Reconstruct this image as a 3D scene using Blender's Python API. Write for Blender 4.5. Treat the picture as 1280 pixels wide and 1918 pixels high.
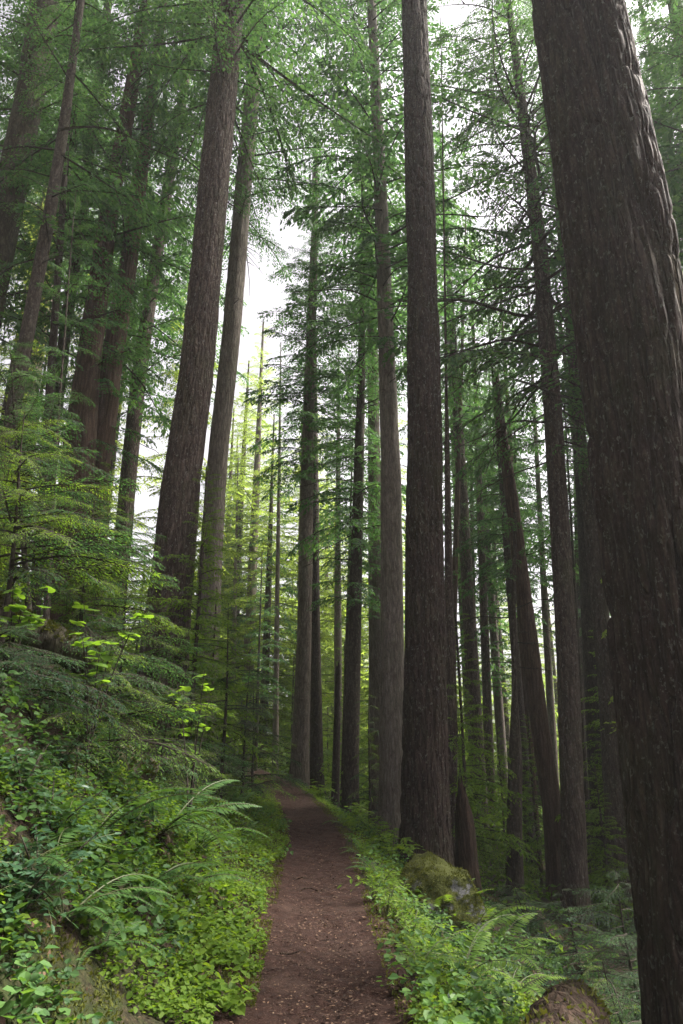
import bpy, math, random
import numpy as np

random.seed(11)
rng = np.random.default_rng(11)
sc = bpy.context.scene
COL = sc.collection
for _o in list(bpy.data.objects):
    bpy.data.objects.remove(_o)

# ------------------------------------------------------------------ camera
W, H, F = 1280.0, 1918.0, 1250.0
EYE = 1.6
PITCH = math.radians(18.24)
CP, SP = math.cos(PITCH), math.sin(PITCH)
cam_d = bpy.data.cameras.new('camera')
cam = bpy.data.objects.new('camera', cam_d)
COL.objects.link(cam)
cam.location = (0, 0, EYE)
cam.rotation_euler = (math.pi / 2 + PITCH, 0, 0)
cam_d.sensor_fit = 'VERTICAL'
cam_d.sensor_height = 36.0
cam_d.lens = F / H * 36.0
cam_d.clip_start = 0.05
cam_d.clip_end = 2000
sc.camera = cam

# ------------------------------------------------------------------ sky, sun, exposure
SUN_EL, SUN_AZ = math.radians(52), math.radians(72)      # azimuth from +Y towards +X
world = bpy.data.worlds.new('World')
sc.world = world
world.use_nodes = True
wn, wl = world.node_tree.nodes, world.node_tree.links
wn.clear()
w_out = wn.new('ShaderNodeOutputWorld')
w_bg = wn.new('ShaderNodeBackground')
w_sky = wn.new('ShaderNodeTexSky')
w_sky.sky_type = 'NISHITA'
w_sky.sun_disc = False
w_sky.sun_elevation = SUN_EL
w_sky.sun_rotation = SUN_AZ
w_sky.dust_density = 6.0
w_sky.air_density = 1.0
w_hsv = wn.new('ShaderNodeHueSaturation')                   # bright thin cloud: nearly no blue left
w_hsv.inputs['Saturation'].default_value = 0.10
w_hsv.inputs['Value'].default_value = 0.95
wl.new(w_sky.outputs[0], w_hsv.inputs['Color'])
w_tint = wn.new('ShaderNodeMixRGB')
w_tint.blend_type = 'MULTIPLY'
w_tint.inputs[0].default_value = 1.0
w_tint.inputs[2].default_value = (1.0, .94, 1.03, 1)
wl.new(w_hsv.outputs[0], w_tint.inputs[1])
wl.new(w_tint.outputs[0], w_bg.inputs['Color'])
w_bg.inputs['Strength'].default_value = 0.05
wl.new(w_bg.outputs[0], w_out.inputs['Surface'])

sun_d = bpy.data.lights.new('sun', 'SUN')
sun_d.energy = 5.0
sun_d.angle = math.radians(25)
sun_d.color = (1.0, 0.95, 0.86)
sun = bpy.data.objects.new('sun', sun_d)
COL.objects.link(sun)
sun.rotation_euler = (math.pi / 2 - SUN_EL, 0, math.pi - SUN_AZ)

sc.view_settings.view_transform = 'Standard'
sc.view_settings.look = 'None'
sc.view_settings.gamma = 1.0
sc.view_settings.use_curve_mapping = False
sc.view_settings.exposure = 2.4
HAZE = 0.0006
cy = sc.cycles
cy.max_bounces = 8
cy.diffuse_bounces = 5
cy.glossy_bounces = 2
cy.transmission_bounces = 5
cy.transparent_max_bounces = 4
cy.volume_bounces = 1
cy.use_denoising = True
cy.sample_clamp_indirect = 6.0

# ------------------------------------------------------------------ pixels and points of the photograph
def ray(px, py):
    dx, dy = (px - W / 2) / F, (H / 2 - py) / F
    return np.array([dx, CP - dy * SP, SP + dy * CP])

def at(px, py, D):
    """point on the ray through a pixel at the distance y = D, and its depth along the view axis"""
    r = ray(px, py)
    t = D / r[1]
    return np.array([0, 0, EYE]) + r * t, t

def to_px(p):
    v = np.asarray(p, float) - np.array([0, 0, EYE])
    d = v[1] * CP + v[2] * SP
    u = -v[1] * SP + v[2] * CP
    return W / 2 + F * v[0] / d, H / 2 - F * u / d

# ------------------------------------------------------------------ noise
def _hash(ix, iy, iz, s):
    h = (ix.astype(np.int64) * 374761393 + iy.astype(np.int64) * 668265263 + iz.astype(np.int64) * 2147483647 + s * 144665) & 0xffffffff
    h = ((h ^ (h >> 13)) * 1274126177) & 0xffffffff
    h = ((h ^ (h >> 16)) * 2246822519) & 0xffffffff
    return ((h ^ (h >> 15)) & 0xffff) / 65535.0

def vnoise(x, y, z, s=0):
    x, y, z = np.broadcast_arrays(np.asarray(x, float), np.asarray(y, float), np.asarray(z, float))
    fx, fy, fz = np.floor(x), np.floor(y), np.floor(z)
    u, v, w = x - fx, y - fy, z - fz
    u, v, w = u * u * (3 - 2 * u), v * v * (3 - 2 * v), w * w * (3 - 2 * w)
    r = 0
    for i in (0, 1):
        for j in (0, 1):
            for k in (0, 1):
                r = r + _hash(fx + i, fy + j, fz + k, s) * (u if i else 1 - u) * (v if j else 1 - v) * (w if k else 1 - w)
    return r

def fbm(x, y, z=0.0, s=0, o=4):
    r, a, n = 0, 0.5, 0
    for i in range(o):
        r = r + a * vnoise(np.asarray(x) * 2 ** i, np.asarray(y) * 2 ** i, np.asarray(z) * 2 ** i, s + i * 17)
        n += a
        a *= 0.5
    return r / n

# ------------------------------------------------------------------ terrain
_PY = np.array([-40, 0, 4.6, 7.2, 10.2, 12.2, 15.3, 20.7, 26, 32, 40, 60, 140, 400.])
_PX = np.array([0.3, 0, -.09, -.20, -.33, -.46, -.83, -1.6, -2.6, -4.4, -8, -19, -60, -190.])
def path_x(y):
    return np.interp(y, _PY, _PX)
def path_half(y):
    return np.interp(y, [0, 5, 8, 12, 20, 40], [.62, .62, .53, .44, .43, .45])
_LD = np.array([0, .5, .95, 1.5, 2.4, 4.0, 8.0, 16, 60, 300])
_LH = np.array([0, .03, .16, .5, 1.25, 2.5, 4.7, 8.3, 24, 90])
_LD2 = np.array([0, .5, .95, 1.5, 2.4, 4.0, 8.0, 16, 60, 300])
_LH2 = np.array([0, .04, .22, .85, 1.75, 2.9, 5.0, 8.6, 24, 90])
_RD = np.array([0, .5, .8, 1.4, 3.0, 5.0, 9.0, 14, 40, 120, 400])
_RH = np.array([0, .02, -.10, -.48, -1.22, -2.0, -3.0, -3.7, -6.0, -9, -14])
def ground_h(x, y):
    x = np.asarray(x, float)
    y = np.asarray(y, float)
    d = x - path_x(y)
    near = np.clip((10.5 - y) / 4, 0, 1)
    l = np.interp(-d, _LD, _LH) * (1 - near) + np.interp(-d, _LD2, _LH2) * near
    r = np.interp(d, _RD, _RH)
    h = np.where(d < 0, l, r)
    amp = np.clip((np.abs(d) - .45) / 1.2, 0, 1)
    h = h + amp * ((fbm(x * .9, y * .9, 0, 3, 4) - .5) * np.where(d > 0, .26, .42) + (fbm(x * .25, y * .25, 0, 9, 3) - .5) * .9 * np.clip((np.abs(d) - 3) / 6, 0, 1))
    h = h + (fbm(x * 5, y * 5, 0, 5, 3) - .5) * .05 * (0.35 + .65 * amp)
    h = h + np.clip((y - 26) / 60, 0, 1) * 1.0
    return h

def gz(x, y):
    return float(ground_h(x, y))

def ground_at(px, py, y0=2.0, y1=60):
    """where the ray through a pixel meets the ground"""
    ys = np.linspace(y0, y1, 3000)
    r = ray(px, py)
    t = ys / r[1]
    x = r[0] * t
    z = EYE + r[2] * t
    below = np.nonzero(z < ground_h(x, ys))[0]
    k = below[0] if len(below) else len(ys) - 1
    return np.array([x[k], ys[k], gz(x[k], ys[k])])

# ------------------------------------------------------------------ mesh helpers
class MB:
    """gathers triangles and quads and links them as ONE mesh object"""
    def __init__(self):
        self.v, self.t, self.q, self.n = [], [], [], 0
    def add(self, verts, faces, mat=0):
        verts = np.asarray(verts, float).reshape(-1, 3)
        faces = np.asarray(faces, np.int64)
        (self.t if faces.shape[1] == 3 else self.q).append((faces + self.n, mat))
        self.v.append(verts)
        self.n += len(verts)
    def mesh(self, name, mats, smooth=False):
        V = np.concatenate(self.v)
        idx, start, mi, pos = [], [], [], 0
        for lst, k in ((self.t, 3), (self.q, 4)):
            for f, m in lst:
                idx.append(f.ravel())
                start.append(pos + np.arange(len(f)) * k)
                mi.append(np.full(len(f), m))
                pos += f.size
        idx, start, mi = np.concatenate(idx), np.concatenate(start), np.concatenate(mi)
        me = bpy.data.meshes.new(name)
        me.vertices.add(len(V))
        me.vertices.foreach_set('co', V.astype(np.float32).ravel())
        me.loops.add(len(idx))
        me.loops.foreach_set('vertex_index', idx.astype(np.int32))
        me.polygons.add(len(start))
        me.polygons.foreach_set('loop_start', start.astype(np.int32))
        me.polygons.foreach_set('material_index', mi.astype(np.int32))
        sm = smooth if not isinstance(smooth, (list, tuple)) else None
        if sm is None:
            me.polygons.foreach_set('use_smooth', np.isin(mi, smooth))
        else:
            me.polygons.foreach_set('use_smooth', np.full(len(start), bool(sm)))
        for m in (mats if isinstance(mats, (list, tuple)) else [mats]):
            me.materials.append(m)
        me.update(calc_edges=True)
        return me
    def build(self, name, mats, parent=None, smooth=False):
        return link(name, self.mesh(name, mats, smooth), parent)

def link(name, me, parent=None, loc=None):
    o = bpy.data.objects.new(name, me)
    COL.objects.link(o)
    if parent is not None:
        o.parent = parent
    if loc is not None:
        o.location = loc
    return o

def tag(o, label, cat, group=None):
    o['label'] = label
    o['category'] = cat
    if group:
        o['group'] = group
    return o

def thing(name, label, cat, loc, group=None, rz=0.0):
    o = bpy.data.objects.new(name, None)
    COL.objects.link(o)
    o.empty_display_size = 0.2
    o.location = loc
    o.rotation_euler = (0, 0, rz)
    return tag(o, label, cat, group)

def structure(o):
    o['kind'] = 'structure'
    return o

def stuff(o):
    o['kind'] = 'stuff'
    return o

def tube(mb, P, R, seg=6, mat=0, cap=True, wob=0.0, seed=0):
    """a tube along points P with radii R"""
    P = np.asarray(P, float)
    R = np.asarray(R, float)
    n = len(P)
    T = np.gradient(P, axis=0)
    T /= np.linalg.norm(T, axis=1)[:, None] + 1e-9
    ref = np.array([0, 0, 1.]) if abs(T[0][2]) < .8 else np.array([1., 0, 0])
    A = np.cross(T, ref)
    A /= np.linalg.norm(A, axis=1)[:, None] + 1e-9
    B = np.cross(T, A)
    ang = np.arange(seg) / seg * 2 * np.pi
    rr = R[:, None] * np.ones(seg)[None]
    if wob:
        rr = rr * (1 + wob * (2 * vnoise(np.cos(ang)[None] * 1.7 + 5, np.sin(ang)[None] * 1.7 + 5, np.arange(n)[:, None] * .6, seed) - 1))
    V = P[:, None] + rr[..., None] * (np.cos(ang)[None, :, None] * A[:, None] + np.sin(ang)[None, :, None] * B[:, None])
    i, j = np.meshgrid(np.arange(n - 1), np.arange(seg), indexing='ij')
    j2 = (j + 1) % seg
    Fq = np.stack([i * seg + j, i * seg + j2, (i + 1) * seg + j2, (i + 1) * seg + j], -1).reshape(-1, 4)
    base = mb.n
    mb.add(V, Fq, mat)
    if cap:
        c = [[k, (k + 1) % seg, seg] for k in range(seg)]
        mb.add(np.vstack([V[-1], P[-1] + T[-1] * R[-1] * .12]), c, mat)
        c = [[(k + 1) % seg, k, seg] for k in range(seg)]
        mb.add(np.vstack([V[0], P[0] - T[0] * R[0] * .3]), c, mat)

# ------------------------------------------------------------------ materials
class Mat:
    def __init__(self, name):
        self.m = bpy.data.materials.new(name)
        self.m.use_nodes = True
        self.t = self.m.node_tree
        self.t.nodes.clear()
        self.out = self.t.nodes.new('ShaderNodeOutputMaterial')
    def n(self, kind, **kw):
        nd = self.t.nodes.new('ShaderNode' + kind)
        for k, v in kw.items():
            if k in nd.inputs.keys():
                nd.inputs[k].default_value = v
            else:
                setattr(nd, k, v)
        return nd
    def l(self, a, b):
        self.t.links.new(a, b)
    def coords(self, scale=(1, 1, 1), kind='Object'):
        tc = self.n('TexCoord')
        mp = self.n('Mapping')
        mp.inputs['Scale'].default_value = scale
        self.l(tc.outputs[kind], mp.inputs['Vector'])
        return mp.outputs[0]
    def noise(self, vec, scale, detail=4, rough=.55, dist=0.0):
        nd = self.n('TexNoise', Scale=scale, Detail=detail, Roughness=rough, Distortion=dist)
        self.l(vec, nd.inputs['Vector'])
        return nd.outputs['Fac']
    def ramp(self, fac, stops):
        r = self.n('ValToRGB')
        el = r.color_ramp.elements
        while len(el) < len(stops):
            el.new(.5)
        for e, (p, c) in zip(el, stops):
            e.position = p
            e.color = (*c, 1) if len(c) == 3 else c
        self.l(fac, r.inputs[0])
        return r.outputs[0]
    def mix(self, fac, a, b, mode='MIX'):
        m = self.n('MixRGB', blend_type=mode)
        for s, v in ((0, fac), (1, a), (2, b)):
            if hasattr(v, 'is_linked') or hasattr(v, 'links'):
                self.l(v, m.inputs[s])
            elif s == 0:
                m.inputs[0].default_value = v
            else:
                m.inputs[s].default_value = (*v, 1)
        return m.outputs[0]
    def math(self, op, a, b=0.0):
        m = self.n('Math', operation=op)
        for s, v in ((0, a), (1, b)):
            if hasattr(v, 'links'):
                self.l(v, m.inputs[s])
            else:
                m.inputs[s].default_value = v
        return m.outputs[0]
    def bump(self, h, strength=.5, dist=.02, normal=None):
        b = self.n('Bump', Strength=strength, Distance=dist)
        self.l(h, b.inputs['Height'])
        if normal is not None:
            self.l(normal, b.inputs['Normal'])
        return b.outputs[0]
    def principled(self, col, rough=.8, spec=.3, normal=None):
        p = self.n('BsdfPrincipled')
        if hasattr(col, 'links'):
            self.l(col, p.inputs['Base Color'])
        else:
            p.inputs['Base Color'].default_value = (*col, 1)
        p.inputs['Roughness'].default_value = rough
        p.inputs['Specular IOR Level'].default_value = spec
        if normal is not None:
            self.l(normal, p.inputs['Normal'])
        return p.outputs[0]
    def done(self, shader):
        self.l(shader, self.out.inputs['Surface'])
        return self.m

def leaf_mat(name, c0, c1, c2, transl=.4, rough=.5, spec=.3, clump=.5, tcol=(1.7, 1.6, .7)):
    """leaves: three greens picked leaf by leaf and clump by clump, light passing through"""
    M = Mat(name)
    g = M.n('NewGeometry')
    oi = M.n('ObjectInfo')
    tc = M.n('TexCoord')
    nz = M.noise(tc.outputs['Object'], clump, 3, .6)
    a = M.math('MULTIPLY', g.outputs['Random Per Island'], .5)
    b = M.math('MULTIPLY', nz, .7)
    c = M.math('MULTIPLY', oi.outputs['Random'], .22)
    f = M.math('SUBTRACT', M.math('ADD', M.math('ADD', a, b), c), .2)
    col = M.ramp(f, [(.15, c0), (.5, c1), (.9, c2)])
    p = M.principled(col, rough, spec)
    tr = M.n('BsdfTranslucent')
    tm = M.mix(1.0, col, tcol, 'MULTIPLY')
    M.l(tm, tr.inputs['Color'])
    ms = M.n('MixShader')
    ms.inputs[0].default_value = transl
    M.l(p, ms.inputs[1])
    M.l(tr.outputs[0], ms.inputs[2])
    return M.done(ms.outputs[0])

def bark_mat(name, dark, mid, light, s=9.0, moss=0.0, lichen=.25, bumpd=.03, stretch=.22):
    M = Mat(name)
    v = M.coords((s, s, s * stretch))
    v2 = M.coords((s * 4, s * 4, s * 1.7))
    big = M.noise(v, 1.0, 5, .65, .6)
    fine = M.noise(v2, 1.0, 4, .6)
    vo = M.n('TexVoronoi', feature='DISTANCE_TO_EDGE', Scale=1.1)
    wv = M.n('VectorMath', operation='ADD')
    nzc = M.n('TexNoise', Scale=1.3, Detail=3)
    M.l(v, nzc.inputs['Vector'])
    sc_ = M.n('VectorMath', operation='SCALE')
    M.l(nzc.outputs['Color'], sc_.inputs[0])
    sc_.inputs['Scale'].default_value = .9
    M.l(v, wv.inputs[0])
    M.l(sc_.outputs[0], wv.inputs[1])
    M.l(wv.outputs[0], vo.inputs['Vector'])
    plate = M.ramp(vo.outputs['Distance'], [(0, (0, 0, 0)), (.22, (1, 1, 1))])
    hgt = M.math('ADD', M.math('MULTIPLY', plate, .5), M.math('ADD', M.math('MULTIPLY', big, .7), M.math('MULTIPLY', fine, .35)))
    col = M.ramp(M.math('ADD', M.math('MULTIPLY', big, .6), M.math('MULTIPLY', fine, .45)), [(.3, dark), (.52, mid), (.75, light)])
    col = M.mix(M.math('MULTIPLY', M.math('SUBTRACT', 1.0, plate), .45), col, tuple(c * .55 for c in dark))
    ml = M.noise(M.coords((22, 22, 13)), 1.0, 5, .75, .4)
    lf = M.ramp(ml, [(.57, (0, 0, 0)), (.63, (1, 1, 1))])
    col = M.mix(M.math('MULTIPLY', lf, lichen), col, (.23, .23, .20))
    ob = M.n('ObjectInfo')
    if moss:
        mm = M.noise(M.coords((1, 1, .5)), 1.6, 5, .7)
        mf = M.ramp(mm, [(.47, (0, 0, 0)), (.68, (1, 1, 1))])
        col = M.mix(M.math('MULTIPLY', mf, moss), col, (.055, .07, .022))
    hv = M.n('HueSaturation')
    M.l(col, hv.inputs['Color'])
    M.l(M.math('ADD', M.math('MULTIPLY', ob.outputs['Random'], .4), .8), hv.inputs['Value'])
    nrm = M.bump(hgt, .9, bumpd)
    return M.done(M.principled(hv.outputs[0], .9, .15, nrm))

bark_giant = bark_mat('bark_furrowed_red', (0.016, 0.011, 0.009), (0.048, 0.032, 0.026), (0.105, 0.078, 0.062), 11, .22, .42, .06, .17)
bark_fir = bark_mat('bark_fir', (0.022, 0.016, 0.013), (0.068, 0.049, 0.040), (0.150, 0.120, 0.098), 13, .25, .5, .05, .18)
bark_grey = bark_mat('bark_grey', (0.053, 0.041, 0.033), (0.128, 0.102, 0.084), (0.240, 0.203, 0.173), 12, .2, .5, .04, .18)
bark_pale = bark_mat('bark_pale', (.075, .060, .050), (.165, .138, .115), (.29, .25, .215), 13, .25, .4, .035, .16)
bark_red = bark_mat('bark_cedar', (0.034, 0.022, 0.016), (0.090, 0.056, 0.042), (0.165, 0.115, 0.090), 14, .12, .15, .02, .08)
bark_dark = bark_mat('bark_dark', (0.021, 0.017, 0.013), (0.054, 0.042, 0.033), (0.120, 0.099, 0.083), 14, .12, .2, .015, .3)
bark_moss = bark_mat('bark_mossy', (0.024, 0.019, 0.015), (0.060, 0.051, 0.033), (0.112, 0.105, 0.068), 12, .75, .2, .015, .3)
wood_rot = bark_mat('wood_rotten', (0.016, 0.011, 0.008), (0.042, 0.026, 0.018), (0.090, 0.060, 0.043), 16, .35, .05, .02, .12)
twig_mat = bark_mat('twig_bark', (0.022, 0.017, 0.013), (0.042, 0.034, 0.026), (0.072, 0.060, 0.048), 20, .25, .2, .004, .3)

needle = leaf_mat('needles', (.030, .070, .034), (.052, .112, .048), (.088, .158, .056), .5, .6, .15, .45, (1.5, 1.55, .8))
needle_blue = leaf_mat('needles_dark', (.020, .048, .028), (.035, .082, .042), (.06, .12, .052), .42, .6, .15, .5)
needle_young = leaf_mat('needles_young', (.050, .10, .022), (.092, .165, .030), (.15, .22, .040), .5, .6, .15, .8)
needle_pale = leaf_mat('needles_pale', (.075, .12, .034), (.12, .18, .048), (.18, .235, .06), .68, .6, .12, .5, (1.75, 1.65, .85))  # lightened yellow green: the far glow is put into leaf colour and translucency
herb = leaf_mat('herb_leaf', (.050, .098, .014), (.092, .165, .020), (.15, .215, .030), .5, .6, .18, 1.5)
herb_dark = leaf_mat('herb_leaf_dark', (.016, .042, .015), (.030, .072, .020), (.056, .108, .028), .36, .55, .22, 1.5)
broad = leaf_mat('broad_leaf_lime', (.08, .165, .022), (.115, .215, .03), (.155, .26, .042), .55, .5, .3, 2.0)
fern_mat = leaf_mat('fern_leaf', (.032, .078, .024), (.055, .12, .032), (.09, .165, .042), .42, .55, .2, 1.2)
shiny = leaf_mat('shiny_leaf', (.016, .046, .022), (.026, .066, .028), (.042, .092, .036), .25, .42, .32, 1.5)
moss_leaf = leaf_mat('moss_tuft', (.045, .055, .012), (.075, .085, .018), (.12, .125, .03), .3, .8, .1, 1.5)
frond_stem = Mat('stem_green')
frond_stem = frond_stem.done(frond_stem.principled((.06, .07, .025), .6, .3))

def ground_mat():
    M = Mat('forest_floor')
    v = M.coords((1, 1, 1))
    big = M.noise(v, .8, 5, .65)
    mid = M.noise(v, 5, 5, .65)
    fine = M.noise(v, 45, 4, .7)
    soil = M.ramp(fine, [(.3, (.012, .009, .007)), (.5, (.030, .021, .014)), (.72, (.075, .05, .033))])
    moss = M.ramp(fine, [(.3, (.012, .016, .006)), (.55, (.028, .036, .011)), (.8, (.055, .062, .02))])
    f = M.ramp(M.math('ADD', M.math('MULTIPLY', big, .6), M.math('MULTIPLY', mid, .4)), [(.46, (0, 0, 0)), (.58, (1, 1, 1))])
    col = M.mix(f, soil, moss)
    h = M.math('ADD', M.math('MULTIPLY', mid, .5), M.math('MULTIPLY', fine, .5))
    return M.done(M.principled(col, .95, .15, M.bump(h, .9, .05)))

def path_mat():
    M = Mat('trail_dirt')
    v = M.coords((1, 1, 1))
    big = M.noise(v, 1.3, 4, .6)
    mid = M.noise(v, 14, 5, .7)
    fine = M.noise(v, 90, 4, .75)
    col = M.ramp(M.math('ADD', M.math('MULTIPLY', mid, .45), M.math('MULTIPLY', fine, .55)),
                 [(.34, (.010, .0055, .0042)), (.5, (.031, .0155, .0115)), (.6, (.056, .030, .022)), (.72, (.13, .085, .062))])
    pale_patch = M.ramp(big, [(.55, (0, 0, 0)), (.72, (1, 1, 1))])  # broad random patches blended towards a paler brown
    col = M.mix(M.math('MULTIPLY', pale_patch, .3), col, (.12, .078, .06))
    h = M.math('ADD', M.math('MULTIPLY', mid, .6), M.math('MULTIPLY', fine, .6))
    return M.done(M.principled(col, .95, .15, M.bump(h, 1.0, .03)))

def rock_mat():
    M = Mat('mossy_rock')
    v = M.coords((1, 1, 1))
    a = M.noise(v, 9, 6, .7)
    b = M.noise(v, 60, 4, .7)
    rock = M.ramp(M.math('ADD', M.math('MULTIPLY', a, .6), M.math('MULTIPLY', b, .4)), [(.35, (.06, .06, .062)), (.55, (.17, .17, .17)), (.75, (.33, .33, .32))])
    moss = M.ramp(b, [(.3, (.022, .028, .006)), (.55, (.06, .068, .014)), (.8, (.11, .11, .03))])
    g = M.n('NewGeometry')
    sx = M.n('SeparateXYZ')
    M.l(g.outputs['Normal'], sx.inputs[0])
    c = M.noise(v, 4, 6, .75)
    f = M.math('ADD', M.math('MULTIPLY', sx.outputs['Z'], .22), M.math('MULTIPLY', c, 1.0))
    f = M.ramp(f, [(.50, (0, 0, 0)), (.57, (1, 1, 1))])
    col = M.mix(f, rock, moss)
    h = M.math('ADD', M.math('ADD', a, M.math('MULTIPLY', b, .5)), M.math('MULTIPLY', f, .5))
    return M.done(M.principled(col, .9, .2, M.bump(h, .8, .03)))

GROUND, TRAIL, ROCK = ground_mat(), path_mat(), rock_mat()
_m = Mat('litter')
LITTER = _m.done(_m.principled(_m.ramp(_m.n('NewGeometry').outputs['Random Per Island'], [(0, (.02, .012, .009)), (.6, (.06, .035, .024)), (.88, (.13, .08, .05)), (1, (.15, .105, .07))]), .85, .2))
_m = Mat('haze_air')
_pv = _m.n('VolumePrincipled')
_pv.inputs['Color'].default_value = (.93, .97, 1.0, 1)
_pv.inputs['Density'].default_value = HAZE
_pv.inputs['Anisotropy'].default_value = .35
_m.l(_pv.outputs[0], _m.out.inputs['Volume'])
HAZE_MAT = _m.m

# ------------------------------------------------------------------ the ground and the trail
def grid_axis(segs):
    out = []
    for a, b, n in segs:
        out.append(np.linspace(a, b, n, endpoint=False))
    return np.append(np.concatenate(out), segs[-1][1])
gx = grid_axis([(-260, -60, 20), (-60, -14, 40), (-14, -5, 45), (-5, 5, 140), (5, 14, 45), (14, 60, 40), (60, 260, 20)])
gy = grid_axis([(-45, 0, 30), (0, 3, 10), (3, 14, 150), (14, 30, 70), (30, 70, 60), (70, 420, 40)])
X, Y = np.meshgrid(gx, gy, indexing='ij')
Z = ground_h(X, Y)
dd = np.abs(X - path_x(Y))
Z = Z - .05 * np.clip((path_half(Y) + .06 - dd) / .12, 0, 1)
mb = MB()
i, j = np.meshgrid(np.arange(len(gx) - 1), np.arange(len(gy) - 1), indexing='ij')
ny = len(gy)
mb.add(np.stack([X, Y, Z], -1), np.stack([i * ny + j, (i + 1) * ny + j, (i + 1) * ny + j + 1, i * ny + j + 1], -1).reshape(-1, 4))
structure(mb.build('ground', GROUND, None, True))

ys = grid_axis([(-4, 3, 30), (3, 14, 330), (14, 45, 240)])
us = np.linspace(-1, 1, 41)
Yp, Up = np.meshgrid(ys, us, indexing='ij')
edge = (fbm(Yp * 2.2, np.sign(Up) * 3.0, 0, 21, 4) - .5) * .30
Xp = path_x(Yp) + Up * (path_half(Yp) + .07 + edge * np.abs(Up))
Zp = ground_h(Xp, Yp) + .004 + (fbm(Xp * 7, Yp * 7, 0, 33, 4) - .5) * .06 + (fbm(Xp * 28, Yp * 28, 0, 35, 2) - .5) * .014
Zp = Zp - .07 * np.clip((np.abs(Up) - .88) / .12, 0, 1) - .02 * (1 - Up ** 2)
mb = MB()
i, j = np.meshgrid(np.arange(len(ys) - 1), np.arange(len(us) - 1), indexing='ij')
n_ = len(us)
mb.add(np.stack([Xp, Yp, Zp], -1), np.stack([i * n_ + j, i * n_ + j + 1, (i + 1) * n_ + j + 1, (i + 1) * n_ + j], -1).reshape(-1, 4))
structure(mb.build('path', TRAIL, None, True))

# haze: the air between the trunks
mb = MB()
x0, x1, y0, y1, z0, z1 = -270, 270, -50, 430, -40, 160
mb.add([[x0, y0, z0], [x1, y0, z0], [x1, y1, z0], [x0, y1, z0], [x0, y0, z1], [x1, y0, z1], [x1, y1, z1], [x0, y1, z1]],
       [[0, 3, 2, 1], [4, 5, 6, 7], [0, 1, 5, 4], [1, 2, 6, 5], [2, 3, 7, 6], [3, 0, 4, 7]])
HAZE_BOX = stuff(mb.build('haze', HAZE_MAT))

# ------------------------------------------------------------------ boughs (templates along +x, length 1)
def leaflets(P, Dv, Nv, L, Wd):
    """rhombic leaflets: base point, direction, normal, length, width -> verts (n,4,3)"""
    S = np.cross(Nv, Dv)
    S /= np.linalg.norm(S, axis=1)[:, None] + 1e-9
    L, Wd = L[:, None], Wd[:, None]
    m = P + Dv * L * .45
    return np.stack([P, m + S * Wd * .5, P + Dv * L, m - S * Wd * .5], 1)

def bough(seed, nl=11, nf=10, ll=.065, lw=.02, lmax=.42, droop=.28, hang=.25, fine_wood=False, sparse=0.0):
    r = np.random.default_rng(seed)
    ph = r.uniform(0, 6, 2)
    def ax(t):
        return np.stack([t, .045 * np.sin(3.0 * t + ph[0]), .10 * t - droop * t ** 2 + .015 * np.sin(7 * t + ph[1])], -1)
    P, Dv, L = [], [], []
    wood = MB()
    tt = np.linspace(0, 1, 7)
    tube(wood, ax(tt), np.interp(tt, [0, 1], [.011, .0025]), 4 if fine_wood else 3, cap=False)
    for k in range(2 * nl):
        t = .10 + .9 * (k + r.uniform(-.3, .3)) / (2 * nl)
        if r.random() < sparse:
            continue
        t = min(max(t, .06), .99)
        side = 1 if k % 2 else -1
        ln = lmax * (t ** .35) * max(1 - t, .03) ** .55 * 1.35 * r.uniform(.6, 1.15)
        ang = np.radians(np.interp(t, [0, 1], [68, 30]) + r.uniform(-9, 9)) * side
        e = ax(np.array([t, t + .02]))
        T = e[1] - e[0]
        T /= np.linalg.norm(T)
        base = e[0]
        dv = np.array([T[0] * math.cos(ang) - T[1] * math.sin(ang), T[0] * math.sin(ang) + T[1] * math.cos(ang), T[2] * math.cos(ang) + r.uniform(-.16, .1)])
        hg = hang * r.uniform(.5, 1.5)
        def lat(s):
            return base + dv * (s * ln)[:, None] + np.array([0, 0, -1.]) * (hg * ln * s ** 2)[:, None]
        m = max(4, int(nf * (.45 + .55 * ln / (lmax * .9)) + r.uniform(-.5, 1.2)))
        s = (np.arange(m) + r.uniform(.1, .9, m)) / m
        pts = lat(s)
        d2 = lat(s + .03) - pts
        d2 /= np.linalg.norm(d2, axis=1)[:, None]
        sg = np.where(np.arange(m) % 2, 1, -1) * np.radians(np.where(s > .93, 5, r.uniform(28, 62, m)))
        ca, sa = np.cos(sg), np.sin(sg)
        lv = np.stack([d2[:, 0] * ca - d2[:, 1] * sa, d2[:, 0] * sa + d2[:, 1] * ca, d2[:, 2] + r.uniform(-.35, .12, m)], -1)
        lv /= np.linalg.norm(lv, axis=1)[:, None]
        P.append(pts)
        Dv.append(lv)
        L.append(ll * r.uniform(.55, 1.3, m) * (1.1 - .45 * s))
        if fine_wood:
            sk = np.linspace(0, .95, 4)
            tube(wood, lat(sk), np.interp(sk, [0, 1], [.0035, .0012]), 3, cap=False)
        else:
            a, b = lat(np.array([0., .8]))
            wdt = np.array([0, 0, .0028])
            wood.add([a - wdt, a + wdt, b + wdt * .3, b - wdt * .3], [[0, 1, 2, 3]])
    P, Dv, L = np.concatenate(P), np.concatenate(Dv), np.concatenate(L)
    N = np.array([0, 0, 1.]) + r.normal(0, .38, (len(P), 3))
    lf = leaflets(P, Dv, N, L, lw * L / ll * r.uniform(.8, 1.25, len(L)))
    wv = np.concatenate(wood.v)
    wf = np.concatenate([f for f, _ in wood.q])
    return {'leaf': lf.reshape(-1, 3), 'wv': wv, 'wf': wf}

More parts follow.
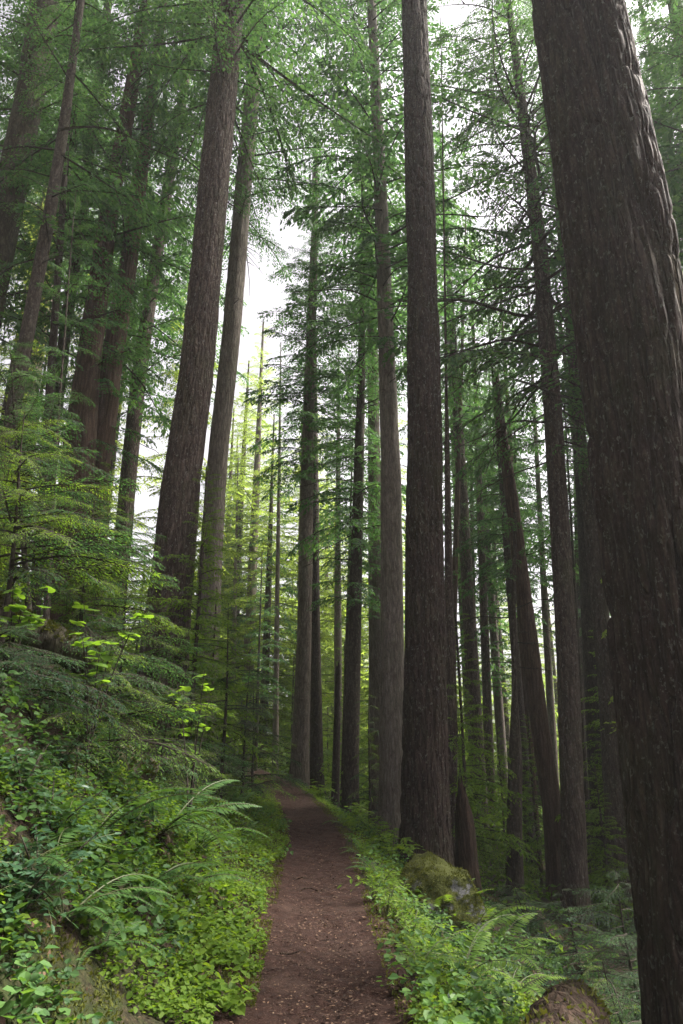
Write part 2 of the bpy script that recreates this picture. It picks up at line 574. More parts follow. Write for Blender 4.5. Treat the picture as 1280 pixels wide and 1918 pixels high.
def dead_branch(seed, nl=7):
    r = np.random.default_rng(seed)
    wood = MB()
    ph = r.uniform(0, 6)
    tt = np.linspace(0, 1, 9)
    def ax(t):
        return np.stack([t, .07 * np.sin(4 * t + ph), .16 * t - .34 * t ** 2 + .02 * np.sin(9 * t + ph)], -1)
    tube(wood, ax(tt), np.interp(tt, [0, 1], [.012, .0025]), 4, cap=False)
    for k in range(nl):
        t = r.uniform(.2, .97)
        ln = .34 * (1.1 - t) * r.uniform(.5, 1.4)
        a = r.uniform(.5, 1.1) * r.choice([-1, 1])
        s = np.linspace(0, 1, 5)
        b = ax(np.array([t]))[0]
        pts = b + np.stack([math.cos(a) * s * ln, math.sin(a) * s * ln, -.5 * ln * s ** 2 * r.uniform(.3, 1.6)], -1)
        tube(wood, pts, np.interp(s, [0, 1], [.005, .0015]), 3, cap=False)
    return {'leaf': np.zeros((0, 3)), 'wv': np.concatenate(wood.v), 'wf': np.concatenate([f for f, _ in wood.q])}

FAR = [bough(100 + k, 11, 12, .075, .035, .46, .30, .35) for k in range(6)]
SMALL = [bough(260 + k, 8, 8, .11, .05, .46, .30, .35) for k in range(4)]
BIG = [bough(220 + k, 16, 16, .048, .020, .46, .30, .38) for k in range(5)]
TINY = [bough(240 + k, 4, 4, .22, .12, .55, .30, .35) for k in range(3)]
FAR_LOW = [bough(140 + k, 5, 5, .17, .07, .5, .30, .35) for k in range(3)]
MID = [bough(160 + k, 14, 14, .06, .022, .44, .28, .3) for k in range(5)]
SPARSE = [bough(180 + k, 11, 11, .075, .026, .44, .36, .5, sparse=.15) for k in range(5)]
DEAD = [dead_branch(200 + k) for k in range(5)]

def rot_zyx(az, pitch, roll):
    ca, sa, cp, sp, cr, sr = math.cos(az), math.sin(az), math.cos(pitch), math.sin(pitch), math.cos(roll), math.sin(roll)
    Rz = np.array([[ca, -sa, 0], [sa, ca, 0], [0, 0, 1]])
    Ry = np.array([[cp, 0, -sp], [0, 1, 0], [sp, 0, cp]])      # positive pitch lifts +x
    Rx = np.array([[1, 0, 0], [0, cr, -sr], [0, sr, cr]])
    return Rz @ Ry @ Rx

def put_bough(mb, tpl, pos, L, az, pitch, roll, width=1.0):
    R = rot_zyx(az, pitch, roll)
    S = np.array([L, L * width, L])
    if len(tpl['leaf']):
        v = (tpl['leaf'] * S) @ R.T + pos
        mb.add(v, np.arange(len(v)).reshape(-1, 4), 0)
    v = (tpl['wv'] * S) @ R.T + pos
    mb.add(v, tpl['wf'], 1)

def crown_mesh(name, axis, z0, z1, n, lmax, tpls, seed, dead=0.0, lmin=.35, mats=None, az_bias=None, shape=.75, top_pitch=.45, low_pitch=-.12, jitter=1.0, zvis=1e9):
    r = np.random.default_rng(seed)
    mb = MB()
    for k in range(n):
        u = ((k + r.uniform(0, 1)) / n) ** .9
        z = z0 + (z1 - z0) * u
        if z > zvis:
            continue
        L = max(lmin, lmax * (1 - u) ** shape * (.55 + .45 * min(1, u * 6))) * r.uniform(.55, 1.2)
        az = k * 2.39996 + r.normal(0, .5)
        if az_bias is not None and r.random() < .6:
            az = az_bias + r.normal(0, .7)
        x, y = axis(z)
        pitch = np.interp(u, [0, 1], [low_pitch, top_pitch]) + r.normal(0, .12)
        tpl = DEAD[r.integers(len(DEAD))] if r.random() < dead * (1 - u) ** .5 else tpls[r.integers(len(tpls))]
        put_bough(mb, tpl, np.array([x, y, z]), L, az, pitch, r.normal(0, .3), r.uniform(.75, 1.15))
    return mb.mesh(name, mats or [needle, twig_mat])

# ------------------------------------------------------------------ trunks
def trunk_mesh(name, C, R, mat, seg=20, dz=.5, relief=0.0, flare=1.3, base_z=0.0, seed=0, broken=False, fx=11.0, fz=2.2, fine_to=1e9):
    """C: centre line (n,3) from bottom to top, R radii; horizontal rings"""
    C, R = np.asarray(C, float), np.asarray(R, float)
    zf = min(C[-1, 2], fine_to)
    z = np.append(np.arange(C[0, 2], zf, dz), np.arange(zf, C[-1, 2], max(dz, .6)))
    z = np.append(z[np.append(True, np.diff(z) > 1e-6)], C[-1, 2])
    x = np.interp(z, C[:, 2], C[:, 0])
    y = np.interp(z, C[:, 2], C[:, 1])
    r = np.interp(z, C[:, 2], R)
    x = np.convolve(np.pad(x, 3, 'edge'), np.ones(7) / 7, 'valid') if len(x) > 8 else x
    a = np.arange(seg) / seg * 2 * np.pi
    A, Zg = np.meshgrid(a, z)
    rr = r[:, None] * np.ones(seg)[None]
    hz = Zg - base_z
    lob = .5 + .5 * np.sin(A * 5 + seed) * np.sin(A * 3 + seed * 2.1)
    rr = rr * (1 + (flare - 1) * np.exp(-np.clip(hz, 0, None) / (r[0] * 1.6)) * (.55 + .9 * lob))
    rr = rr * (1 + .05 * (2 * vnoise(np.cos(A) * 1.3 + 9, np.sin(A) * 1.3 + 9, Zg * .5, seed) - 1))
    if relief:
        n1 = vnoise(np.cos(A) * r[:, None] * fx + 50, np.sin(A) * r[:, None] * fx + 50, Zg * fz, seed + 1)
        n2 = vnoise(np.cos(A) * r[:, None] * fx * 2.1 + 80, np.sin(A) * r[:, None] * fx * 2.1 + 80, Zg * fz * 1.7, seed + 2)
        n3 = vnoise(np.cos(A) * r[:, None] * fx * 4 + 20, np.sin(A) * r[:, None] * fx * 4 + 20, Zg * fz * 3.4, seed + 4)
        n0 = vnoise(np.cos(A) * r[:, None] * fx * .45 + 10, np.sin(A) * r[:, None] * fx * .45 + 10, Zg * fz * .35, seed + 8)
        g1 = np.exp(-np.abs((n1 - .5) / .075) ** 1.6)
        g2 = np.exp(-((n2 - .5) / .10) ** 2)
        rr = rr - relief * g1 * (.6 + .8 * n0) - relief * .4 * g2 - relief * .22 * n3 - relief * .3 * n0
    X = x[:, None] + rr * np.cos(A)
    Yv = y[:, None] + rr * np.sin(A)
    Zv = Zg.copy()
    if broken:
        k = max(2, int(1.3 * broken / dz))
        top = vnoise(np.cos(a) * 2.2 + 4, np.sin(a) * 2.2 + 4, 0 * a, seed + 7)
        for q in range(1, k + 1):
            w = 1 - (q - 1) / k
            Zv[-q] = Zv[-q] - broken * (1 - top) * w
        Zv[-1] += broken * .2 * rng.uniform(-1, 1, seg)
    mb = MB()
    nz = len(z)
    i, j = np.meshgrid(np.arange(nz - 1), np.arange(seg), indexing='ij')
    j2 = (j + 1) % seg
    V = np.stack([X, Yv, Zv], -1)
    mb.add(V, np.stack([i * seg + j, i * seg + j2, (i + 1) * seg + j2, (i + 1) * seg + j], -1).reshape(-1, 4))
    c = [[k, (k + 1) % seg, seg] for k in range(seg)]
    mid = V[-1].mean(0)
    if broken:
        mid = mid - np.array([0, 0, broken * .7])
    mb.add(np.vstack([V[-1], mid]), c)
    return mb.mesh(name, mat, True)

LABELLED = []
def tree(D, pts, label, bark, height=40.0, crown=None, name='conifer_tree', seg=20, dz=.5, relief=0, flare=1.35, cat='tree', broken=0, group=None, seed=None, fx=11., fz=2.2, tpl=None, epi=None, dead=None):
    """pts: (px, py, width px) from the top of the photograph down; D: distance of the trunk"""
    seed = seed if seed is not None else int(abs(pts[0][0]) * 7 + D * 13)
    C, R = [], []
    for px, py, w in sorted(pts, key=lambda p: -p[1]):
        p, t = at(px, py, D)
        C.append(p)
        R.append(w / F * t / 2)
    C, R = np.array(C), np.array(R)
    # down to the ground
    g = gz(C[0][0], D)
    if C[0][2] > g:
        s = (C[1] - C[0]) / (C[1][2] - C[0][2])
        p = C[0] - s * (C[0][2] - g)
        g = gz(p[0], D)
        rb = R[0] * (1 + .02 * (C[0][2] - g))
        C = np.vstack([[p[0], p[1], g - .35], C])
        R = np.append(rb, R)
    else:
        C[0][2] = min(C[0][2], g - .3)
    base = np.array([C[0][0], C[0][1], g])
    vis_top = C[-1][2]
    if height and base[2] + height > vis_top + 1:
        k = max(0, len(C) - 3)
        s = (C[-1] - C[k]) / (C[-1][2] - C[k][2])
        zt = base[2] + height
        p = C[-1] + s * (zt - C[-1][2])
        C = np.vstack([C, p])
        R = np.append(R, min(.03, R[-1] * .3))
    root = thing(name, label, cat, base, group)
    Cl = C - base
    link('trunk', trunk_mesh('trunk', Cl, R, bark, seg, dz, relief, flare, 0, seed % 97, broken, fx, fz, EYE + 1.466 * D - base[2] + 1.5 if not broken else 1e9), root)
    top = Cl[-1][2]
    ax = lambda z: (np.interp(z, Cl[:, 2], Cl[:, 0]), np.interp(z, Cl[:, 2], Cl[:, 1]))
    if crown:
        z0, n, lm, kw = crown
        z1 = kw.pop('z1', top - .1)
        tp = {'far': FAR, 'mid': MID, 'sparse': SPARSE, 'big': BIG, 'small': SMALL}[kw.pop('tpl', 'far')]
        kw.setdefault('zvis', EYE + 1.466 * D - base[2] + 4)
        link('crown', crown_mesh('crown', ax, z0, z1, n, lm, tp, seed, **kw), root)
    if height >= 26 and not dead and D < 25:
        rs = random.Random(seed)
        zt = min(crown[0] if crown else 20, EYE + 1.466 * D - base[2])
        dead = [(zt * rs.uniform(.15, 1), rs.uniform(0, 6.28), rs.choice([.25, .4, .7, 1.2]), rs.uniform(-.5, .3)) for _ in range(7)]
        if D < 7:
            dead = []
    if dead:
        for (z, az, L, pt) in dead:
            x, y = ax(z)
            mbb = MB()
            put_bough(mbb, DEAD[int(z * 7 + az * 3) % len(DEAD)], np.zeros(3), L, 0, 0, 0, 1.0)
            rt = np.interp(z, Cl[:, 2], R)
            o = mbb.build('branch', [needle, twig_mat], root)
            o.location = (x + .8 * rt * math.cos(az), y + .8 * rt * math.sin(az), z)
            o.rotation_euler = (random.uniform(-.3, .3), -pt, az)
    return root

# ------------------------------------------------------------------ the trees one can tell apart
tree(6.0, [(1078, 0, 170), (1108, 150, 178), (1150, 400, 200), (1186, 650, 208), (1216, 900, 214), (1250, 1150, 222), (1282, 1400, 232), (1318, 1700, 242), (1345, 1918, 256)],
     'huge near trunk with deeply furrowed red brown bark, the biggest trunk in the forest', bark_giant, 30, None, seg=230, dz=.034, relief=.085, flare=1.25, fx=11, fz=1.15)
tree(12.5, [(776, 0, 50), (786, 300, 55), (791, 500, 59), (796, 800, 66), (797, 1100, 76), (798, 1400, 90), (797, 1560, 98), (796, 1640, 106)],
     'straight dark trunk of plated bark rising directly behind the mossy boulder', bark_giant, 32, None, seg=120, dz=.05, relief=.045, flare=1.12, fx=11, fz=1.8)
tree(12, [(434, 0, 50), (418, 170, 54), (391, 450, 60), (368, 700, 66), (340, 900, 74), (325, 1060, 80), (308, 1220, 92), (300, 1380, 100)],
     'big leaning brown trunk rising from the fern bank above the trail', bark_fir, 44, (14.3, 180, 5.2, {'dead': .15, 'tpl': 'big'}), seg=100, dz=.05, relief=.032, flare=1.2, fx=13, fz=2)
tree(18, [(482, 60, 25), (472, 180, 29), (458, 330, 32), (436, 600, 35), (409, 850, 38), (393, 1080, 45), (384, 1240, 50)],
     'pale grey trunk standing close behind the big leaning brown one', bark_pale, 44, (16.0, 190, 5.0, {'dead': .12, 'tpl': 'big'}), seg=40, dz=.15, relief=.02)
tree(24, [(595, 235, 2), (592, 330, 9), (589, 450, 14), (581, 700, 22), (574, 950, 26), (570, 1200, 29), (563, 1400, 34), (560, 1475, 40)],
     'slim grey trunk at the trail bend with tufted dark boughs above the middle', bark_grey, 0, (10.5, 180, 2.8, {'dead': .12, 'lmin': .8}), seg=28, dz=.2, relief=.015, flare=1.05)
tree(27, [(588, 700, 12), (588, 950, 19), (590, 1200, 21), (594, 1460, 26)],
     'brown trunk half hidden behind the slim grey one at the trail bend', bark_fir, 30, (14, 50, 2.2, {'dead': .3, 'tpl': 'sparse'}), seg=24, dz=.3)
tree(20, [(680, 400, 6), (679, 550, 11), (677, 720, 15), (669, 1000, 22), (663, 1250, 25), (656, 1530, 32)],
     'thin dark tree feathered with short boughs, left of the two tall central trunks', bark_dark, 23.5, (5.5, 220, 2.5, {'dead': .2, 'lmin': .5}), seg=24, dz=.2)
tree(17, [(696, 0, 18), (706, 200, 22), (715, 400, 26), (724, 650, 31), (733, 900, 40), (735, 1200, 45), (733, 1560, 50)],
     'tall pale trunk clothed in small sprays near its top, left of the plated dark trunk', bark_pale, 42, (12.5, 220, 4.2, {'dead': .15, 'lmin': .5}), seg=40, dz=.15, relief=.018)
tree(15, [(955, 20, 13), (968, 120, 17), (988, 280, 22), (1013, 480, 29), (1035, 760, 34), (1050, 1000, 38), (1064, 1250, 42), (1075, 1560, 46), (1077, 1670, 50)],
     'mid grey trunk with many bare drooping dead branches in its upper half', bark_fir, 34, (9.8, 230, 5.0, {'dead': .4, 'low_pitch': -.2, 'tpl': 'big'}), seg=40, dz=.15, relief=.018)
tree(19, [(927, 672, 11), (933, 760, 18), (948, 860, 22), (962, 960, 26), (985, 1150, 33), (1010, 1350, 36), (1036, 1520, 38), (1046, 1690, 40)],
     'leaning reddish trunk snapped off at the top, its end jagged', bark_red, 0, (6.5, 10, 1.6, {'dead': .6, 'tpl': 'sparse', 'shape': .2}), name='broken_tree', seg=28, dz=.15, relief=.02, broken=.7)
tree(16, [(966, 960, 6), (962, 1120, 9), (964, 1300, 11), (966, 1420, 26), (964, 1560, 29), (966, 1710, 32)],
     'forked dark dead stem whose upper half is thin as a pole', bark_dark, 0, (4.5, 14, 1.4, {'dead': 1.0, 'shape': .3}), name='dead_tree', seg=18, dz=.15)
tree(17, [(1062, 560, 12), (1078, 740, 20), (1100, 920, 25), (1122, 1120, 30), (1140, 1300, 36), (1150, 1420, 44), (1160, 1560, 50), (1166, 1720, 58)],
     'straight grey trunk nearest to the huge furrowed one, on its left', bark_fir, 34, (12.5, 100, 2.8, {'dead': .2}), seg=32, dz=.15, relief=.015)
tree(19, [(1096, 1000, 26), (1108, 1200, 34), (1122, 1400, 42), (1134, 1560, 48), (1140, 1700, 50)],
     'dark trunk overlapping the straight grey one by the huge furrowed trunk', bark_dark, 32, (14, 45, 2.6, {}), seg=24, dz=.2)
tree(26, [(862, 780, 8), (853, 1050, 11), (848, 1250, 13), (846, 1500, 15)],
     'slender reddish stem just right of the plated dark trunk', bark_red, 28, (9, 60, 2.0, {'tpl': 'sparse'}), seg=12, dz=.4)
tree(15.0, [(836, 700, 5), (841, 1100, 16), (846, 1350, 24), (842, 1600, 28)],
     'narrow trunk tucked against the right side of the plated dark trunk', bark_fir, 24, None, seg=20, dz=.2)
tree(16.5, [(1262, 0, 22), (1335, 400, 30), (1402, 900, 36), (1475, 1500, 46)], 'trunk hidden behind the huge furrowed one, its boughs filling the top corner beyond it', bark_fir, 36, (13, 150, 3.8, {'tpl': 'big'}), seg=20, dz=.3)
# left hillside
tree(14, [(92, -40, 52), (75, 70, 52), (57, 180, 50), (34, 290, 52), (5, 430, 56)],
     'thick mossy trunk at the upper left edge with dense boughs', bark_moss, 40, (6.0, 125, 3.6, {'tpl': 'big'}), seg=36, dz=.2, relief=.02)
tree(12, [(144, 60, 13), (118, 250, 19), (95, 390, 22), (40, 690, 26), (8, 860, 28)],
     'slim dark trunk with bare reaching branches before the upper left canopy', bark_dark, 26, (7.0, 60, 3.0, {'dead': .7, 'tpl': 'big'}), seg=20, dz=.2)
tree(17, [(196, 60, 15), (163, 330, 19), (120, 640, 22), (98, 850, 22), (75, 1050, 22)],
     'dim mossy pole of a tree left of the split cedar pair', bark_moss, 36, (4, 105, 3.4, {}), seg=20, dz=.3)
tree(16, [(250, 150, 26), (200, 420, 36), (165, 690, 46), (148, 850, 62), (130, 1110, 74)],
     'stout dark cedar trunk, left one of the pair among hillside boughs', bark_red, 36, (5.5, 110, 3.5, {'tpl': 'big'}), seg=40, dz=.12, relief=.03, fx=9, fz=.7)
tree(16.8, [(300, 60, 18), (240, 500, 34), (208, 690, 42), (190, 850, 46), (168, 1110, 50)],
     'reddish split cedar trunk, right one of the pair among hillside boughs', bark_red, 36, (6, 95, 3.4, {}), seg=40, dz=.12, relief=.03, fx=9, fz=.7)
tree(20, [(335, 230, 18), (295, 470, 22), (262, 690, 27), (245, 850, 29), (222, 1100, 32)],
     'shaded trunk between the cedar pair and the big leaning brown trunk', bark_fir, 38, (8, 110, 3.2, {}), seg=24, dz=.3)
tree(10.5, [(116, 700, 4), (103, 860, 8), (95, 980, 10), (90, 1120, 12)],
     'thin black stem before the stout dark cedar', bark_dark, 9, (3.6, 26, 1.2, {'tpl': 'mid', 'dead': .3}), name='young_tree', seg=12, dz=.3)
tree(13, [(82, 900, 17), (74, 1020, 19), (66, 1130, 22)],
     'dark straight trunk left of the thin black stem on the hillside', bark_dark, 24, (6, 60, 2.4, {'dead': .2}), seg=18, dz=.3)
# thin trunks in the hazy gaps
BG = [
 (34, [(523, 900, 6), (519, 1150, 9), (516, 1430, 13)], 'faint slim trunk at the far end of the trail', bark_grey, 24, (6, 70, 2.4, {})),
 (30, [(486, 1205, 4), (483, 1300, 6), (480, 1390, 8)], 'slight dark sapling pole left of the trail end', bark_dark, 9.5, (2.5, 50, 1.6, {})),
 (42, [(440, 1150, 8), (437, 1300, 11)], 'ghostly pale trunk seen low beyond the bank', bark_grey, 20, (7, 60, 2.4, {})),
 (25, [(652, 1150, 7), (647, 1330, 9), (643, 1490, 11)], 'thin dark stem hugging the left of the feathered dark tree', bark_dark, 14, (9, 30, 1.4, {})),
 (28, [(908, 1180, 16), (915, 1380, 18), (926, 1660, 22)], 'dim trunk between the jagged stump and the forked dead stem', bark_fir, 30, (6, 90, 2.6, {})),
 (33, [(888, 1200, 10), (893, 1560, 13)], 'faint trunk right above the jagged stump', bark_grey, 26, (7, 80, 2.6, {})),
 (36, [(932, 1250, 10), (942, 1600, 13)], 'hazy narrow trunk left of the forked dead stem', bark_fir, 28, (7, 80, 2.6, {})),
 (24, [(985, 1290, 14), (995, 1450, 17), (1010, 1680, 22)], 'reddish trunk between the forked dead stem and the snapped leaning one', bark_red, 26, (10, 70, 2.4, {})),
 (30, [(974, 1280, 9), (980, 1600, 12)], 'shadowy trunk directly behind the forked dead stem', bark_dark, 26, (13, 45, 2.0, {})),
 (21, [(1090, 1330, 8), (1098, 1480, 10), (1110, 1700, 13)], 'skinny dark stem right of the trunk with dead branches', bark_dark, 16, (9, 40, 1.8, {'dead': .3})),
 (30, [(1020, 1120, 12), (1036, 1400, 16), (1046, 1600, 18)], 'grey trunk peeping between snapped tree and the branchy dead limbed trunk', bark_grey, 30, (8, 80, 2.6, {})),
 (13, [(1196, 1480, 22), (1206, 1600, 24), (1216, 1760, 27)], 'dim trunk just left of the huge furrowed trunk foot', bark_fir, 28, (14, 45, 2.6, {})),
 (32, [(1085, 1130, 14), (1092, 1450, 17)], 'hazy trunk behind the skinny dark stem', bark_fir, 30, (9, 80, 2.6, {})),
]
for a in BG:
    a[5][3].setdefault('tpl', 'small')
    tree(a[0], a[1], a[2], a[3], a[4], a[5], seg=14, dz=.4)

# ------------------------------------------------------------------ trees of the forest behind: a few kinds, copied
def proto_tree(name, Ht, r0, z0, n, lm, seed, bark, tpl=FAR, mats=None, **kw):
    tr = trunk_mesh('trunk', [(0, 0, -.5), (.05, .03, Ht * .5), (0, 0, Ht)], [r0, r0 * .7, .03], bark, 14, .6, 0, 1.3, 0, seed)
    cr = crown_mesh('crown', lambda z: (0.03, .02), z0, Ht - .1, n, lm, tpl, seed, mats=mats, **kw)
    return tr, cr
P_TALL = [proto_tree('hemlock', 34, .30, 15, 115, 3.7, 300 + k, (bark_grey, bark_fir, bark_red)[k], dead=.15) for k in range(2)]
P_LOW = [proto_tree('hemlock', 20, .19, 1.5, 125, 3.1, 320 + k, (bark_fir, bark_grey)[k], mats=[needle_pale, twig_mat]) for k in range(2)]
P_YOUNG = [proto_tree('young_hemlock', 7, .06, .3, 90, 1.9, 340 + k, bark_dark, tpl=FAR, mats=[needle_young, twig_mat]) for k in range(2)]

def put_tree(proto, x, y, scale, label, group, name, rz, wide=1.0):
    s = scale
    root = thing(name, label, 'tree', (x, y, gz(x, y)), group, rz)
    root.scale = (s * wide, s * wide, s)
    for nm, me in zip(('trunk', 'crown'), proto):
        link(nm, me, root)
    return root

# the named trunks, in the order one meets them from left to right at eye level, to say where the others stand
MARKS = [(-60, 'the frame of the slope'), (75, 'the dark straight hillside trunk'), (150, 'the cedar pair'), (240, 'the shaded hillside trunk'), (310, 'the big leaning trunk'), (384, 'the pale grey trunk'),
         (516, 'the faint slim trunk'), (565, 'the trail bend trunk'), (658, 'the feathered dark tree'), (734, 'the tall pale trunk'), (798, 'the plated trunk'),
         (888, 'the jagged stump'), (965, 'the forked dead stem'), (1012, 'the snapped trunk'), (1070, 'the dead limbed trunk'), (1145, 'the straight grey trunk'), (1260, 'the huge furrowed trunk')]
ORD = ['nearest', 'second nearest', 'third nearest', 'fourth nearest', 'fifth nearest', 'sixth nearest', 'seventh nearest', 'eighth nearest', 'ninth nearest', 'tenth nearest', 'eleventh nearest', 'twelfth nearest', 'thirteenth nearest', 'fourteenth nearest', 'fifteenth nearest', 'sixteenth nearest', 'seventeenth nearest', 'eighteenth nearest', 'nineteenth nearest', 'twentieth nearest', 'twenty-first nearest', 'twenty-second nearest', 'twenty-third nearest', 'twenty-fourth nearest']
_LIM = np.array([[-600, -400], [395, -400], [428, 560], [520, 600], [560, 430], [600, 150], [640, 300], [690, 60], [880, 40], [905, 600], [990, 620], [1030, 60], [1080, -400], [1900, -400]], float)
def clear_of(x, y, rad, spots):
    return all((x - a) ** 2 + (y - b) ** 2 > (rad + c) ** 2 for a, b, c in spots)

spots = []
plan = []
def scatter(n, D0, D1, px0, px1, protos, kind, H0, H1, hs, gap, adj, wide=1.0, tries=4000):
    k = 0
    for _ in range(tries):
        if k >= n:
            break
        D = D0 + (D1 - D0) * random.random() ** .8
        px = random.uniform(px0, px1)
        x = (px - 640) / F * D * 1.0
        d = x - float(path_x(D))
        if abs(d) < 1.8 + (.8 if kind == 'tree' else 0) or (D < 40 and -1.5 < x + .0 < 1.5 and d < 2.5):
            continue
        if not clear_of(x, D, gap, spots):
            continue
        q = random.randrange(len(protos))
        h = random.uniform(H0, H1)
        g0 = gz(x, D)
        hm = 1.0
        while hm < h:
            q_px, q_py = to_px((x, D, g0 + hm))
            if q_py < np.interp(q_px, _LIM[:, 0], _LIM[:, 1]):
                break
            hm += .5
        h = min(h, hm)
        if h < H0 * .45:
            continue
        spots.append((x, D, gap))
        plan.append([kind, px, D, protos[q], x, h / hs, adj, wide])
        k += 1
scatter(6, 38, 56, 412, 476, P_LOW, 'tree', 27, 36, 20, 1.6, 'low', 1.35)
scatter(9, 13, 28, -500, 340, P_LOW, 'tree', 12, 20, 20, 1.0, 'bushy')
scatter(5, 14, 26, 1200, 1500, P_LOW, 'tree', 14, 22, 20, 1.0, 'bushy')
scatter(8, 11, 24, 1380, 1900, P_TALL, 'tree', 27, 38, 34, 1.0, 'tall')
scatter(6, 20, 30, 1330, 1720, P_TALL, 'tree', 30, 40, 34, 1.0, 'tall')
scatter(6, 16, 30, -560, 300, P_TALL, 'tree', 30, 40, 34, 1.0, 'tall')
scatter(5, 26, 38, 830, 990, P_TALL, 'tree', 28, 38, 34, 1.0, 'tall')
scatter(17, 38, 70, 390, 770, P_LOW, 'tree', 18, 32, 20, 1.2, 'low', 1.25)
scatter(12, 40, 70, 820, 1230, P_LOW, 'tree', 13, 24, 20, 1.2, 'low', 1.35)
scatter(8, 22, 38, -200, 1480, P_TALL, 'tree', 26, 40, 34, 1.3, 'tall')
scatter(26, 34, 75, -100, 1400, P_LOW, 'tree', 7, 13, 20, 1.3, 'low')
scatter(40, 60, 110, -150, 1450, P_LOW, 'tree', 12, 22, 20, 2.0, 'far')
scatter(36, 15, 48, 330, 1330, P_YOUNG, 'young', 3, 8, 7, .9, 'young')
scatter(22, 10, 30, -150, 420, P_YOUNG, 'young', 2.5, 6, 7, .8, 'young')
gapno = {}
for p in sorted(plan, key=lambda p: p[2]):
    kind, px, D, proto, x, s, adj, wide = p
    m = max(0, sum(1 for a, _ in MARKS if a < px) - 1)
    key = (m, kind, adj)
    i_ = gapno.get(key, 0)
    gapno[key] = i_ + 1
    if m >= len(MARKS) - 1:
        where = 'to the right of the huge furrowed trunk'
    elif px < MARKS[0][0]:
        where = 'beyond the upper edge of the slope'
    else:
        where = 'between %s and %s' % (MARKS[m][1][4:], MARKS[m + 1][1][4:])
    o_ = ORD[min(i_, 23)]
    if kind == 'young':
        put_tree(proto, x, D, s, '%s feathery young hemlock %s' % (o_, where), 'young hemlocks of the understory', 'young_hemlock', random.uniform(0, 6.28))
    else:
        adjs = {'bushy': 'bushy green hemlock', 'tall': 'tall hazy hemlock', 'low': 'low branched hazy hemlock', 'far': 'faded distant hemlock'}[adj]
        put_tree(proto, x, D, s, '%s %s %s' % (o_, adjs, where), 'hemlocks of the forest behind', 'hemlock_tree', random.uniform(0, 6.28), wide)

# the wood beyond, one mass
mbw = MB()
for k in range(60):
    a = math.radians(random.uniform(-38, 38))
    D = random.uniform(112, 190)
    x, y = D * math.tan(a), D
    z = gz(x, y)
    h = random.uniform(16, 30)
    px = 640 + F * x / D
    lim = np.interp(px, _LIM[:, 0], _LIM[:, 1])
    dy = (959 - max(lim, 560)) / F
    h = min(h, EYE + D * (SP + dy * CP) / (CP - dy * SP) - z)
    if h < 5:
        continue
    tube(mbw, [(x, y, z - .5), (x, y, z + h)], [.3, .03], 5, 1, cap=False)
    for b in range(28):
        u = (b + random.random()) / 28
        put_bough(mbw, TINY[b % 3], np.array([x, y, z + h * (.08 + .92 * u)]), max(.6, 4.2 * (1 - u) ** .8) * random.uniform(.7, 1.2), b * 2.4, random.uniform(-.25, .25), random.uniform(-.3, .3))
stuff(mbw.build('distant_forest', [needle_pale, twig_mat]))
mbw = MB()
for k in range(1250):
    D = 24 * (115 / 24) ** random.random()
    x = D * math.tan(math.radians(random.uniform(-34, 34)))
    if abs(x - float(path_x(D))) < 1.6:
        continue
    put_bough(mbw, FAR_LOW[k % 3], np.array([x, D, gz(x, D) + random.uniform(.2, 1.3) * (1 + D / 70)]), random.uniform(.9, 1.9) * (1 + D / 90), random.uniform(0, 6.28), random.uniform(-.1, .6), random.uniform(-.4, .4))
stuff(mbw.build('undergrowth', [needle_young, twig_mat]))

# ------------------------------------------------------------------ stumps, snags, logs and the boulder
tree(13.0, [(862, 1448, 16), (866, 1480, 26), (872, 1560, 40), (876, 1640, 46), (878, 1700, 52)], 'jagged dark stump with a splintered spike behind the mossy boulder', wood_rot, 0, None, name='jagged_stump', seg=36, dz=.05, relief=.03, cat='stump', broken=.55, fx=12, fz=.8)
tree(21, [(634, 1236, 10), (632, 1330, 12), (628, 1500, 16)], 'short broken black snag standing left of the feathered dark tree', bark_dark, 0, None, name='broken_snag', seg=16, dz=.15, cat='snag', broken=.35)

def icosphere(n):
    bm_v = []
    t = (1 + 5 ** .5) / 2
    v = np.array([[-1, t, 0], [1, t, 0], [-1, -t, 0], [1, -t, 0], [0, -1, t], [0, 1, t], [0, -1, -t], [0, 1, -t], [t, 0, -1], [t, 0, 1], [-t, 0, -1], [-t, 0, 1]], float)
    f = np.array([[0, 11, 5], [0, 5, 1], [0, 1, 7], [0, 7, 10], [0, 10, 11], [1, 5, 9], [5, 11, 4], [11, 10, 2], [10, 7, 6], [7, 1, 8], [3, 9, 4], [3, 4, 2], [3, 2, 6], [3, 6, 8], [3, 8, 9], [4, 9, 5], [2, 4, 11], [6, 2, 10], [8, 6, 7], [9, 8, 1]])
    v /= np.linalg.norm(v, axis=1)[:, None]
    for _ in range(n):
        e = np.sort(np.concatenate([f[:, [0, 1]], f[:, [1, 2]], f[:, [2, 0]]]), 1)
        u, inv = np.unique(e, axis=0, return_inverse=True)
        inv = inv.reshape(-1)
        m = v[u].mean(1)
        m /= np.linalg.norm(m, axis=1)[:, None]
        k = len(f)
        a, b, c = inv[:k] + len(v), inv[k:2 * k] + len(v), inv[2 * k:] + len(v)
        f = np.concatenate([np.stack([f[:, 0], a, c], 1), np.stack([f[:, 1], b, a], 1), np.stack([f[:, 2], c, b], 1), np.stack([a, b, c], 1)])
        v = np.vstack([v, m])
    return v, f

